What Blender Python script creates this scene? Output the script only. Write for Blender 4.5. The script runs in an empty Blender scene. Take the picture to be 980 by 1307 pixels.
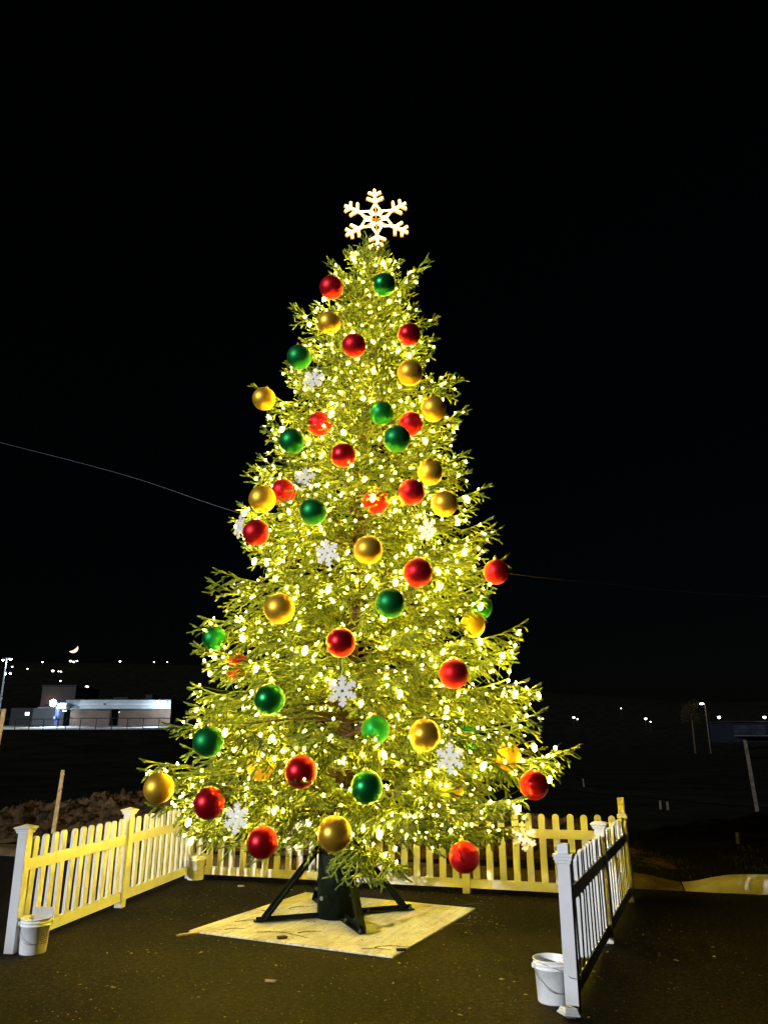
import bpy, bmesh, math, random
import numpy as np
from mathutils import Vector, Matrix, Quaternion

R = math.radians
random.seed(7)
rng = np.random.default_rng(7)
scene = bpy.context.scene
col = scene.collection

# ------------------------------------------------------------------ camera
CAM_H = 2.0
PITCH = R(17.35)
FPX = 950.0                      # focal length in pixels of the 980 x 1307 photograph
cam_data = bpy.data.cameras.new('camera')
cam_data.sensor_fit = 'VERTICAL'
cam_data.sensor_height = 36.0
cam_data.sensor_width = 27.0
cam_data.lens = FPX / 1307.0 * 36.0
cam_data.clip_start = 0.05
cam_data.clip_end = 6000
cam = bpy.data.objects.new('camera', cam_data)
col.objects.link(cam)
cam.location = (0, 0, CAM_H)
cam.rotation_euler = (R(90) + PITCH, 0, 0)
scene.camera = cam

# ------------------------------------------------------------------ sky, sun, exposure
SUN = Vector((-0.71, -0.67, math.tan(R(13)) * 0.976)).normalized()
world = bpy.data.worlds.new('World')
scene.world = world
world.use_nodes = True
wn = world.node_tree
bgn = wn.nodes['Background']
sky = wn.nodes.new('ShaderNodeTexSky')
sky.sky_type = 'NISHITA'
sky.sun_disc = False
sky.sun_elevation = math.asin(SUN.z)
sky.sun_rotation = math.atan2(SUN.x, SUN.y)
wn.links.new(sky.outputs[0], bgn.inputs[0])
bgn.inputs[1].default_value = 0.0002          # night
sl = bpy.data.lights.new('sun', 'SUN')
sl.energy = 2.75
sl.angle = R(0.6)
sl.color = (0.86, 0.91, 1.0)
so = bpy.data.objects.new('sun', sl)
col.objects.link(so)
so.rotation_mode = 'QUATERNION'
so.rotation_quaternion = (-SUN).to_track_quat('-Z', 'Y')
so.location = (-20, -18, 12)

vs = scene.view_settings
vs.view_transform = 'Standard'
vs.look = 'None'
vs.exposure = 0.45
vs.gamma = 1.0
vs.use_curve_mapping = False

cy = scene.cycles
cy.use_denoising = True
try:
    cy.denoiser = 'OPENIMAGEDENOISE'
    cy.denoising_input_passes = 'RGB_ALBEDO_NORMAL'
    cy.denoising_prefilter = 'ACCURATE'
except Exception:
    pass
cy.use_light_tree = True
cy.max_bounces = 6
cy.diffuse_bounces = 3
cy.glossy_bounces = 3
cy.transmission_bounces = 3
cy.transparent_max_bounces = 4
cy.sample_clamp_indirect = 4.0
cy.caustics_reflective = False
cy.caustics_refractive = False


# ------------------------------------------------------------------ small tools
def at(px, py, d):
    """world point seen at photo pixel (px, py) at ground distance d in front of the camera"""
    v = (653.5 - py) / FPX
    u = (px - 490.0) / FPX
    c, s = math.cos(PITCH), math.sin(PITCH)
    fy, fz = c - v * s, s + v * c
    k = d / fy
    return Vector((u * k, d, CAM_H + fz * k))


def on_ground(px, py, z=0.0):
    v = (653.5 - py) / FPX
    c, s = math.cos(PITCH), math.sin(PITCH)
    fy, fz = c - v * s, s + v * c
    k = (z - CAM_H) / fz
    return Vector(((px - 490.0) / FPX * k, fy * k, z))


def tag(o, label=None, cat=None, group=None, kind=None):
    if label: o['label'] = label
    if cat: o['category'] = cat
    if group: o['group'] = group
    if kind: o['kind'] = kind
    return o


def empty(name, loc=(0, 0, 0), rz=0.0):
    o = bpy.data.objects.new(name, None)
    o.empty_display_size = 0.1
    col.objects.link(o)
    o.location = loc
    o.rotation_euler = (0, 0, rz)
    return o


def link(name, me, parent=None, loc=None, rot=None):
    o = bpy.data.objects.new(name, me)
    col.objects.link(o)
    if parent is not None: o.parent = parent
    if loc is not None: o.location = loc
    if rot is not None: o.rotation_euler = rot
    return o


def np_mesh(name, V, F, mats, mi=None, smooth=False):
    me = bpy.data.meshes.new(name)
    F = np.asarray(F, dtype=np.int32)
    V = np.asarray(V, dtype=np.float32)
    k = F.shape[1]
    me.vertices.add(len(V)); me.vertices.foreach_set('co', V.ravel())
    me.loops.add(F.size); me.loops.foreach_set('vertex_index', F.ravel())
    me.polygons.add(len(F))
    me.polygons.foreach_set('loop_start', np.arange(0, F.size, k, dtype=np.int32))
    me.polygons.foreach_set('loop_total', np.full(len(F), k, dtype=np.int32))
    if mi is not None: me.polygons.foreach_set('material_index', np.asarray(mi, dtype=np.int32))
    if smooth: me.polygons.foreach_set('use_smooth', np.ones(len(F), dtype=bool))
    for m in mats: me.materials.append(m)
    me.update(); me.validate()
    return me


class MB:
    """collects shapes into one mesh"""
    def __init__(self):
        self.bm = bmesh.new()

    def box(self, c, s, M=None, bevel=0.0):
        r = bmesh.ops.create_cube(self.bm, size=1.0)
        vs_ = r['verts']
        for v in vs_:
            v.co = Vector((v.co.x * s[0] + c[0], v.co.y * s[1] + c[1], v.co.z * s[2] + c[2]))
            if M is not None: v.co = M @ v.co
        if bevel > 0:
            es = list({e for v in vs_ for e in v.link_edges})
            bmesh.ops.bevel(self.bm, geom=es, offset=bevel, segments=2, affect='EDGES', profile=0.6)
        return self

    def bar(self, a, b, w, h, up=(0, 0, 1)):
        a, b = Vector(a), Vector(b)
        d = (b - a); L = d.length; d.normalize()
        u = Vector(up); sd = d.cross(u)
        if sd.length < 1e-4: sd = d.cross(Vector((0, 1, 0)))
        sd.normalize(); u = sd.cross(d)
        vs_ = []
        for p in (a, b):
            for i, j in ((-1, -1), (1, -1), (1, 1), (-1, 1)):
                vs_.append(self.bm.verts.new(p + sd * (i * w / 2) + u * (j * h / 2)))
        for f in ((3, 2, 1, 0), (4, 5, 6, 7), (0, 1, 5, 4), (1, 2, 6, 5), (2, 3, 7, 6), (3, 0, 4, 7)):
            self.bm.faces.new([vs_[i] for i in f])
        return self

    def tube(self, pts, r, n=8, closed=False, caps=True):
        pts = [Vector(p) for p in pts]
        rs = r if isinstance(r, (list, tuple)) else [r] * len(pts)
        N = len(pts)
        rings = []
        prev = None
        for i, p in enumerate(pts):
            if closed: t = pts[(i + 1) % N] - pts[i - 1]
            else: t = pts[min(i + 1, N - 1)] - pts[max(i - 1, 0)]
            t.normalize()
            if prev is None:
                a = t.orthogonal().normalized()
            else:
                a = prev - t * prev.dot(t)
                if a.length < 1e-5: a = t.orthogonal()
                a.normalize()
            prev = a
            b = t.cross(a)
            rings.append([self.bm.verts.new(p + (a * math.cos(2 * math.pi * k / n) + b * math.sin(2 * math.pi * k / n)) * rs[i]) for k in range(n)])
        for i in range(N if closed else N - 1):
            A, B = rings[i], rings[(i + 1) % N]
            for k in range(n):
                f = self.bm.faces.new((A[k], A[(k + 1) % n], B[(k + 1) % n], B[k])); f.smooth = True
        if caps and not closed:
            self.bm.faces.new(list(reversed(rings[0]))); self.bm.faces.new(rings[-1])
        return self

    def lathe(self, prof, n=24, c=(0, 0, 0), smooth=True):
        """profile of (radius, z); radius 0 closes the shape"""
        rings = []
        for r, z in prof:
            if r <= 1e-6: rings.append([self.bm.verts.new((c[0], c[1], c[2] + z))])
            else: rings.append([self.bm.verts.new((c[0] + r * math.cos(2 * math.pi * k / n), c[1] + r * math.sin(2 * math.pi * k / n), c[2] + z)) for k in range(n)])
        for A, B in zip(rings[:-1], rings[1:]):
            for k in range(n):
                k2 = (k + 1) % n
                if len(A) == 1 and len(B) == 1: continue
                if len(A) == 1: vs_ = (A[0], B[k2], B[k])
                elif len(B) == 1: vs_ = (A[k], A[k2], B[0])
                else: vs_ = (A[k], A[k2], B[k2], B[k])
                f = self.bm.faces.new(vs_); f.smooth = smooth
        return self

    def prism(self, poly, th, holes=()):
        """extruded outline in the local XZ plane, thickness th along Y"""
        bm2 = bmesh.new()
        es = []
        for lp in [poly] + list(holes):
            vv = [bm2.verts.new((p[0], -th / 2, p[1])) for p in lp]
            for i in range(len(vv)): es.append(bm2.edges.new((vv[i], vv[(i + 1) % len(vv)])))
        bmesh.ops.triangle_fill(bm2, use_beauty=True, use_dissolve=False, edges=es)
        fs = list(bm2.faces)
        r = bmesh.ops.extrude_face_region(bm2, geom=fs)
        for g in r['geom']:
            if isinstance(g, bmesh.types.BMVert): g.co.y += th
        bmesh.ops.recalc_face_normals(bm2, faces=list(bm2.faces))
        me = bpy.data.meshes.new('tmp'); bm2.to_mesh(me); bm2.free()
        self.bm.from_mesh(me); bpy.data.meshes.remove(me)
        return self

    def mesh(self, name, mat):
        me = bpy.data.meshes.new(name)
        bmesh.ops.recalc_face_normals(self.bm, faces=list(self.bm.faces))
        self.bm.to_mesh(me); self.bm.free()
        if mat: me.materials.append(mat)
        return me

    def build(self, name, mat, parent=None, loc=None, rot=None):
        return link(name, self.mesh(name, mat), parent, loc, rot)


# ------------------------------------------------------------------ materials
def mat(name, color, rough=0.6, metal=0.0, spec=0.4, noise=None, bump=0.0, bscale=60.0, emis=None, estr=0.0, coord='Object'):
    """noise = (scale, other colour, low, high)"""
    m = bpy.data.materials.new(name)
    m.use_nodes = True
    nt = m.node_tree
    b = nt.nodes['Principled BSDF']
    b.inputs['Base Color'].default_value = (*color, 1)
    b.inputs['Roughness'].default_value = rough
    b.inputs['Metallic'].default_value = metal
    b.inputs['Specular IOR Level'].default_value = spec
    tc = nt.nodes.new('ShaderNodeTexCoord')
    if noise:
        n = nt.nodes.new('ShaderNodeTexNoise')
        n.inputs['Scale'].default_value = noise[0]; n.inputs['Detail'].default_value = 8
        n.inputs['Roughness'].default_value = 0.65
        nt.links.new(tc.outputs[coord], n.inputs['Vector'])
        cr = nt.nodes.new('ShaderNodeValToRGB')
        cr.color_ramp.elements[0].position = noise[2]; cr.color_ramp.elements[1].position = noise[3]
        cr.color_ramp.elements[0].color = (*color, 1); cr.color_ramp.elements[1].color = (*noise[1], 1)
        nt.links.new(n.outputs['Fac'], cr.inputs['Fac'])
        nt.links.new(cr.outputs['Color'], b.inputs['Base Color'])
    if bump > 0:
        n2 = nt.nodes.new('ShaderNodeTexNoise')
        n2.inputs['Scale'].default_value = bscale; n2.inputs['Detail'].default_value = 6
        nt.links.new(tc.outputs[coord], n2.inputs['Vector'])
        bp = nt.nodes.new('ShaderNodeBump')
        bp.inputs['Strength'].default_value = bump; bp.inputs['Distance'].default_value = 0.02
        nt.links.new(n2.outputs['Fac'], bp.inputs['Height'])
        nt.links.new(bp.outputs['Normal'], b.inputs['Normal'])
    if emis:
        b.inputs['Emission Color'].default_value = (*emis, 1)
        b.inputs['Emission Strength'].default_value = estr
    return m


WARM = (1.0, 0.72, 0.06)
M = {}


def vinyl_material(name, foot):
    m = bpy.data.materials.new(name); m.use_nodes = True
    nt = m.node_tree; b = nt.nodes['Principled BSDF']; L = nt.links.new
    b.inputs['Roughness'].default_value = 0.45; b.inputs['Specular IOR Level'].default_value = 0.3
    tc = nt.nodes.new('ShaderNodeTexCoord'); oi = nt.nodes.new('ShaderNodeObjectInfo')
    sc_ = nt.nodes.new('ShaderNodeMath'); sc_.operation = 'MULTIPLY'; sc_.inputs[1].default_value = 60
    L(oi.outputs['Random'], sc_.inputs[0])
    ad = nt.nodes.new('ShaderNodeVectorMath'); ad.operation = 'ADD'
    L(tc.outputs['Object'], ad.inputs[0]); L(sc_.outputs[0], ad.inputs[1])
    n1 = nt.nodes.new('ShaderNodeTexNoise'); n1.inputs['Scale'].default_value = 4; n1.inputs['Detail'].default_value = 6
    n2 = nt.nodes.new('ShaderNodeTexNoise'); n2.inputs['Scale'].default_value = 17; n2.inputs['Detail'].default_value = 8; n2.inputs['Roughness'].default_value = .7
    L(ad.outputs[0], n1.inputs['Vector']); L(ad.outputs[0], n2.inputs['Vector'])
    c1 = nt.nodes.new('ShaderNodeValToRGB'); e = c1.color_ramp.elements
    e[0].position = .42; e[0].color = (0.57, 0.57, 0.56, 1); e[1].position = .78; e[1].color = (0.48, 0.47, 0.43, 1)
    L(n1.outputs['Fac'], c1.inputs['Fac'])
    c2 = nt.nodes.new('ShaderNodeValToRGB'); e = c2.color_ramp.elements
    e[0].position = .62; e[0].color = (0, 0, 0, 1); e[1].position = .74; e[1].color = (.55, .55, .55, 1)
    L(n2.outputs['Fac'], c2.inputs['Fac'])
    fac = c2.outputs['Color']
    if foot:
        sp = nt.nodes.new('ShaderNodeSeparateXYZ'); L(tc.outputs['Object'], sp.inputs[0])
        mr = nt.nodes.new('ShaderNodeMapRange'); mr.inputs[1].default_value = .16; mr.inputs[2].default_value = 0.0; mr.inputs[3].default_value = 0; mr.inputs[4].default_value = 1.3
        L(sp.outputs['Z'], mr.inputs[0])
        mu = nt.nodes.new('ShaderNodeMath'); mu.operation = 'MULTIPLY'; L(mr.outputs[0], mu.inputs[0]); L(n2.outputs['Fac'], mu.inputs[1])
        mx_ = nt.nodes.new('ShaderNodeMath'); mx_.operation = 'MAXIMUM'; mx_.use_clamp = True
        L(mu.outputs[0], mx_.inputs[0]); L(c2.outputs['Color'], mx_.inputs[1])
        fac = mx_.outputs[0]
    mx = nt.nodes.new('ShaderNodeMixRGB'); L(fac, mx.inputs[0]); L(c1.outputs[0], mx.inputs[1]); mx.inputs[2].default_value = (0.36, 0.32, 0.25, 1)
    L(mx.outputs[0], b.inputs['Base Color'])
    return m


M['vinyl'] = vinyl_material('white_vinyl', False)
M['vinyl_post'] = vinyl_material('white_vinyl_post', True)
M['old_wood'] = mat('weathered_post', (0.62, 0.58, 0.44), 0.7, noise=(26, (0.34, 0.29, 0.18), 0.5, 0.62), bump=0.4)
M['bucket'] = mat('white_plastic', (0.76, 0.76, 0.74), 0.38, noise=(9, (0.60, 0.59, 0.54), 0.52, 0.75))
M['wire_metal'] = mat('wire_metal', (0.35, 0.34, 0.32), 0.35, metal=0.9)
M['green_steel'] = mat('green_steel', (0.0018, 0.0055, 0.0036), 0.55, spec=0.1, noise=(14, (0.006, 0.008, 0.005), 0.5, 0.75), bump=0.1)
M['bolt'] = mat('bolt_steel', (0.10, 0.10, 0.09), 0.45, metal=0.8)
M['bark'] = mat('bark', (0.060, 0.036, 0.020), 0.9, spec=.1, noise=(22, (0.025, 0.016, 0.010), 0.4, 0.6), bump=0.8, bscale=40)
M['twig'] = mat('twig_bark', (0.070, 0.045, 0.022), 0.8)
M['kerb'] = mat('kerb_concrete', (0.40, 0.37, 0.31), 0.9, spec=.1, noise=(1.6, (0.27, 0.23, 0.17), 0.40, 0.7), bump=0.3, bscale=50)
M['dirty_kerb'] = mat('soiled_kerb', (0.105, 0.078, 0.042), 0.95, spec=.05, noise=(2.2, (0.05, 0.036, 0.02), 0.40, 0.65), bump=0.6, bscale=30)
M['stake'] = mat('stake_wood', (0.46, 0.33, 0.15), 0.75, noise=(14, (0.30, 0.19, 0.075), 0.42, 0.6), bump=0.3)
M['grey_wood'] = mat('grey_marker_wood', (0.06, 0.050, 0.035), 0.85, noise=(9, (0.022, 0.018, 0.012), 0.45, 0.6))
M['lamp_bulb'] = mat('mini_bulb', (0.9, 0.8, 0.5), 0.3, emis=WARM, estr=330.0)
M['big_bulb'] = mat('large_bulb', (0.9, 0.8, 0.5), 0.3, emis=WARM, estr=160.0)
M['neon'] = mat('neon_tube', (0.9, 0.85, 0.7), 0.3, emis=(1.0, 0.72, 0.17), estr=6.5)
M['halo_amber'] = mat('amber_halo', (0.34, 0.17, 0.012), 0.5)  # amber colour stands in for the yellow halo round the tubes
M['cord'] = mat('green_cord', (0.02, 0.04, 0.02), 0.5)
M['gold_cap'] = mat('gold_cap', (0.75, 0.55, 0.18), 0.35, metal=1.0)
M['white_ply'] = mat('white_snowflake', (0.66, 0.64, 0.57), 0.5, noise=(18, (0.54, 0.51, 0.43), 0.5, 0.7))


def ball_mat(name, c, rough):
    m = bpy.data.materials.new(name); m.use_nodes = True
    nt = m.node_tree; b = nt.nodes['Principled BSDF']
    b.inputs['Base Color'].default_value = (*c, 1)
    b.inputs['Metallic'].default_value = 0.82
    b.inputs['Roughness'].default_value = rough
    n = nt.nodes.new('ShaderNodeTexNoise'); n.inputs['Scale'].default_value = 9; n.inputs['Detail'].default_value = 5
    tc = nt.nodes.new('ShaderNodeTexCoord'); nt.links.new(tc.outputs['Object'], n.inputs['Vector'])
    mr = nt.nodes.new('ShaderNodeMapRange'); mr.inputs[3].default_value = rough * 0.85; mr.inputs[4].default_value = rough * 1.2
    nt.links.new(n.outputs['Fac'], mr.inputs[0]); nt.links.new(mr.outputs[0], b.inputs['Roughness'])
    return m


BALLC = {'red': (0.46, 0.007, 0.012), 'gold': (0.66, 0.38, 0.03), 'green': (0.004, 0.15, 0.03)}


def needle_material():
    m = bpy.data.materials.new('spruce_needles'); m.use_nodes = True
    nt = m.node_tree; out = nt.nodes['Material Output']; b = nt.nodes['Principled BSDF']
    b.inputs['Roughness'].default_value = 0.5
    b.inputs['Specular IOR Level'].default_value = 0.5
    oi = nt.nodes.new('ShaderNodeObjectInfo')
    tc = nt.nodes.new('ShaderNodeTexCoord')
    n = nt.nodes.new('ShaderNodeTexNoise'); n.inputs['Scale'].default_value = 6.0; n.inputs['Detail'].default_value = 4
    nt.links.new(tc.outputs['Object'], n.inputs['Vector'])
    ad = nt.nodes.new('ShaderNodeMath'); ad.operation = 'MULTIPLY_ADD'
    ad.inputs[1].default_value = 0.35
    nt.links.new(oi.outputs['Random'], ad.inputs[0]); nt.links.new(n.outputs['Fac'], ad.inputs[2])
    an = nt.nodes.new('ShaderNodeAttribute'); an.attribute_name = 'tone'
    ad2 = nt.nodes.new('ShaderNodeMath'); ad2.operation = 'MULTIPLY_ADD'; ad2.inputs[1].default_value = 0.62
    nt.links.new(an.outputs['Fac'], ad2.inputs[0])
    hf = nt.nodes.new('ShaderNodeMath'); hf.operation = 'MULTIPLY'; hf.inputs[1].default_value = 0.55
    nt.links.new(ad.outputs[0], hf.inputs[0]); nt.links.new(hf.outputs[0], ad2.inputs[2])
    cr = nt.nodes.new('ShaderNodeValToRGB')
    e = cr.color_ramp.elements
    e[0].position = 0.30; e[0].color = (0.026, 0.060, 0.010, 1)
    e[1].position = 0.95; e[1].color = (0.240, 0.290, 0.020, 1)
    k = e.new(0.62); k.color = (0.130, 0.185, 0.014, 1)
    nt.links.new(ad2.outputs[0], cr.inputs['Fac'])
    nt.links.new(cr.outputs['Color'], b.inputs['Base Color'])
    tr = nt.nodes.new('ShaderNodeBsdfTranslucent')
    nt.links.new(cr.outputs['Color'], tr.inputs['Color'])
    mx = nt.nodes.new('ShaderNodeMixShader'); mx.inputs[0].default_value = 0.3
    nt.links.new(b.outputs[0], mx.inputs[1]); nt.links.new(tr.outputs[0], mx.inputs[2])
    nt.links.new(mx.outputs[0], out.inputs['Surface'])
    return m


M['needles'] = needle_material()


def asphalt_material():
    m = bpy.data.materials.new('asphalt'); m.use_nodes = True
    nt = m.node_tree; b = nt.nodes['Principled BSDF']
    b.inputs['Roughness'].default_value = 0.9; b.inputs['Specular IOR Level'].default_value = 0.06
    tc = nt.nodes.new('ShaderNodeTexCoord')
    L = nt.links.new
    big = nt.nodes.new('ShaderNodeTexNoise'); big.inputs['Scale'].default_value = 0.8; big.inputs['Detail'].default_value = 7; big.inputs['Roughness'].default_value = 0.6
    fine = nt.nodes.new('ShaderNodeTexNoise'); fine.inputs['Scale'].default_value = 19; fine.inputs['Detail'].default_value = 8; fine.inputs['Roughness'].default_value = 0.8
    vor = nt.nodes.new('ShaderNodeTexVoronoi'); vor.inputs['Scale'].default_value = 95
    dust = nt.nodes.new('ShaderNodeTexNoise'); dust.inputs['Scale'].default_value = 2.6; dust.inputs['Detail'].default_value = 9; dust.inputs['Roughness'].default_value = 0.7
    for t in (big, fine, vor, dust): L(tc.outputs['Object'], t.inputs['Vector'])
    c1 = nt.nodes.new('ShaderNodeValToRGB')
    c1.color_ramp.elements[0].position = 0.35; c1.color_ramp.elements[0].color = (0.0065, 0.0060, 0.0054, 1)
    c1.color_ramp.elements[1].position = 0.7; c1.color_ramp.elements[1].color = (0.0170, 0.0150, 0.0120, 1)
    L(big.outputs['Fac'], c1.inputs['Fac'])
    c2 = nt.nodes.new('ShaderNodeValToRGB')
    c2.color_ramp.elements[0].position = 0.40; c2.color_ramp.elements[0].color = (0.22, 0.22, 0.22, 1)
    c2.color_ramp.elements[1].position = 0.60; c2.color_ramp.elements[1].color = (2.3, 2.2, 1.95, 1)
    L(fine.outputs['Fac'], c2.inputs['Fac'])
    mul = nt.nodes.new('ShaderNodeMixRGB'); mul.blend_type = 'MULTIPLY'; mul.inputs[0].default_value = 1
    L(c1.outputs[0], mul.inputs[1]); L(c2.outputs[0], mul.inputs[2])
    # pale chips of aggregate
    c3 = nt.nodes.new('ShaderNodeValToRGB')
    c3.color_ramp.elements[0].position = 0.965; c3.color_ramp.elements[0].color = (0, 0, 0, 1)
    c3.color_ramp.elements[1].position = 0.98; c3.color_ramp.elements[1].color = (1, 1, 1, 1)
    sep = nt.nodes.new('ShaderNodeSeparateColor'); L(vor.outputs['Color'], sep.inputs[0]); L(sep.outputs[0], c3.inputs['Fac'])
    mx = nt.nodes.new('ShaderNodeMixRGB'); L(c3.outputs[0], mx.inputs[0]); L(mul.outputs[0], mx.inputs[1]); mx.inputs[2].default_value = (0.085, 0.072, 0.05, 1)
    # trodden dust and sap dirt
    c4 = nt.nodes.new('ShaderNodeValToRGB')
    c4.color_ramp.elements[0].position = 0.60; c4.color_ramp.elements[0].color = (0, 0, 0, 1)
    c4.color_ramp.elements[1].position = 0.82; c4.color_ramp.elements[1].color = (0.6, 0.6, 0.6, 1)
    L(dust.outputs['Fac'], c4.inputs['Fac'])
    mx2 = nt.nodes.new('ShaderNodeMixRGB'); L(c4.outputs[0], mx2.inputs[0]); L(mx.outputs[0], mx2.inputs[1]); mx2.inputs[2].default_value = (0.035, 0.028, 0.017, 1)
    L(mx2.outputs[0], b.inputs['Base Color'])
    bp = nt.nodes.new('ShaderNodeBump'); bp.inputs['Strength'].default_value = 0.7; bp.inputs['Distance'].default_value = 0.012
    L(fine.outputs['Fac'], bp.inputs['Height']); L(bp.outputs[0], b.inputs['Normal'])
    return m


M['asphalt'] = asphalt_material()
M['soil'] = mat('field_soil', (0.011, 0.0105, 0.007), 0.95, spec=0.0, noise=(0.35, (0.005, 0.006, 0.003), 0.4, 0.65), bump=0.6, bscale=7)
M['dirt'] = mat('dug_dirt', (0.070, 0.044, 0.022), 0.95, spec=0.05, noise=(3.5, (0.016, 0.011, 0.006), 0.42, 0.62), bump=1.0, bscale=22)
M['gravel_path'] = mat('path_surface', (0.014, 0.0135, 0.011), 0.95, spec=0.0, noise=(1.2, (0.008, 0.0075, 0.006), 0.4, 0.65))
M['grass'] = mat('grass_blades', (0.020, 0.021, 0.007), 0.8, spec=.1, noise=(1.5, (0.045, 0.036, 0.016), 0.45, 0.62))


def board_material():
    m = bpy.data.materials.new('pale_board'); m.use_nodes = True
    nt = m.node_tree; b = nt.nodes['Principled BSDF']; b.inputs['Roughness'].default_value = 0.75
    tc = nt.nodes.new('ShaderNodeTexCoord'); L = nt.links.new
    mp = nt.nodes.new('ShaderNodeMapping'); mp.inputs['Scale'].default_value = (9.0, 0.9, 1)
    L(tc.outputs['Object'], mp.inputs[0])
    g = nt.nodes.new('ShaderNodeTexNoise'); g.inputs['Scale'].default_value = 2.2; g.inputs['Detail'].default_value = 8; g.inputs['Roughness'].default_value = 0.65
    L(mp.outputs[0], g.inputs['Vector'])
    d = nt.nodes.new('ShaderNodeTexNoise'); d.inputs['Scale'].default_value = 1.7; d.inputs['Detail'].default_value = 8; d.inputs['Roughness'].default_value = 0.7
    L(tc.outputs['Object'], d.inputs['Vector'])
    s = nt.nodes.new('ShaderNodeTexNoise'); s.inputs['Scale'].default_value = 38; s.inputs['Detail'].default_value = 3
    L(tc.outputs['Object'], s.inputs['Vector'])
    c1 = nt.nodes.new('ShaderNodeValToRGB'); e = c1.color_ramp.elements
    e[0].position = 0.36; e[0].color = (0.50, 0.44, 0.30, 1); e[1].position = 0.56; e[1].color = (0.64, 0.63, 0.58, 1)
    L(g.outputs['Fac'], c1.inputs['Fac'])
    c2 = nt.nodes.new('ShaderNodeValToRGB'); e = c2.color_ramp.elements
    e[0].position = 0.33; e[0].color = (0.62, 0.56, 0.43, 1); e[1].position = 0.55; e[1].color = (1, 1, 1, 1)
    L(d.outputs['Fac'], c2.inputs['Fac'])
    c3 = nt.nodes.new('ShaderNodeValToRGB'); e = c3.color_ramp.elements
    e[0].position = 0.30; e[0].color = (0.4, 0.36, 0.28, 1); e[1].position = 0.40; e[1].color = (1, 1, 1, 1)
    L(s.outputs['Fac'], c3.inputs['Fac'])
    a = nt.nodes.new('ShaderNodeMixRGB'); a.blend_type = 'MULTIPLY'; a.inputs[0].default_value = 1; L(c1.outputs[0], a.inputs[1]); L(c2.outputs[0], a.inputs[2])
    q = nt.nodes.new('ShaderNodeMixRGB'); q.blend_type = 'MULTIPLY'; q.inputs[0].default_value = 1; L(a.outputs[0], q.inputs[1]); L(c3.outputs[0], q.inputs[2])
    L(q.outputs[0], b.inputs['Base Color'])
    bp = nt.nodes.new('ShaderNodeBump'); bp.inputs['Strength'].default_value = 0.25; bp.inputs['Distance'].default_value = 0.01
    L(g.outputs['Fac'], bp.inputs['Height']); L(bp.outputs[0], b.inputs['Normal'])
    return m


M['board'] = board_material()


# ------------------------------------------------------------------ the ground
def smooth(a, b, x):
    t = np.clip((np.asarray(x, dtype=float) - a) / (b - a), 0, 1)
    return t * t * (3 - 2 * t)


def past_kerb(x, y):
    """metres beyond the edge of the car park"""
    return (y - (13.15 - 0.307 * x)) / 1.046


def terrain(x, y):
    x = np.asarray(x, dtype=float); y = np.asarray(y, dtype=float)
    s = past_kerb(x, y)
    z = -0.06 + 0.17 * smooth(0.3, 1.3, s)
    left = smooth(6, -20, x + 0.06 * y)
    fy = np.clip(y, 0, None)
    z = z + left * (3.8 * smooth(30, 105, fy) + 0.85 * smooth(108, 119, fy))
    dist = np.hypot(x, y)
    hill = 46 * smooth(170, 520, dist) * (0.45 + 0.55 * smooth(300, -200, x)) + 40 * smooth(520, 1500, dist)
    hill = hill * (1 + 0.10 * np.sin(x * 0.011 + 1) + 0.06 * np.sin(y * 0.017))
    return z + hill * smooth(-40, 120, y + 60)


def make_ground():
    rr = np.concatenate([[0.0], np.geomspace(2.0, 2600, 170)])
    th = np.linspace(0, 2 * np.pi, 181)[:-1]
    RR, TH = np.meshgrid(rr, th, indexing='ij')
    X, Y = RR * np.sin(TH), RR * np.cos(TH)
    Z = terrain(X, Y)
    V = np.stack([X, Y, Z], -1).reshape(-1, 3)
    n, m = len(rr), len(th)
    F = []
    for i in range(n - 1):
        a = i * m + np.arange(m); b_ = i * m + (np.arange(m) + 1) % m
        F.append(np.stack([a, a + m, b_ + m, b_], -1))
    me = np_mesh('ground', V, np.concatenate(F), [M['soil']], smooth=True)
    o = link('ground', me); o['kind'] = 'structure'


make_ground()


def car_park():
    x0, x1 = -60, 45
    P = [(x0, -40), (x1, -40), (x1, 13.15 - 0.307 * x1), (x0, 13.15 - 0.307 * x0)]
    V = [(x, y, 0) for x, y in P] + [(x, y, -0.2) for x, y in P]
    F = [(0, 1, 2, 3), (7, 6, 5, 4), (0, 4, 5, 1), (1, 5, 6, 2), (2, 6, 7, 3), (3, 7, 4, 0)]
    o = link('parking_lot', np_mesh('parking_lot', V, F, [M['asphalt']])); o['kind'] = 'structure'


car_park()


def kerb(xa, xb, mname):
    """low worn concrete kerb along the edge of the car park, dipping where a runnel crosses it"""
    n = 150
    V = []
    prof = [(-0.02, -0.15), (-0.01, 0.0), (0.05, 0.6), (0.12, 0.92), (0.22, 1.0), (0.5, 0.96), (0.75, 0.7), (0.9, 0.2), (0.92, -0.3)]
    for i in range(n):
        x = xa + (xb - xa) * i / (n - 1)
        dip = 1 - 0.93 * math.exp(-((x - 4.30) / 0.36) ** 2)
        h = (0.13 + 0.07 * float(smooth(4.4, 5.0, x)) + 0.015 * math.sin(x * 2.1) + 0.008 * math.sin(x * 7.3)) * dip
        wob = 0.03 * math.sin(x * 1.3) + 0.015 * math.sin(x * 5.1)
        for u, w in prof:
            # across the line: normal direction (0.294, 0.956)
            V.append((x + 0.294 * (u + wob), 13.12 - 0.307 * x + 0.956 * (u + wob), max(h * w, -0.03 + 0.0 * w) if w > -0.1 else -0.1))
    k = len(prof); F = []
    for i in range(n - 1):
        for j in range(k - 1):
            a = i * k + j
            F.append((a, a + k, a + k + 1, a + 1))
    o = link('kerb', np_mesh('kerb', V, F, [M[mname]], smooth=True)); o['kind'] = 'structure'


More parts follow.
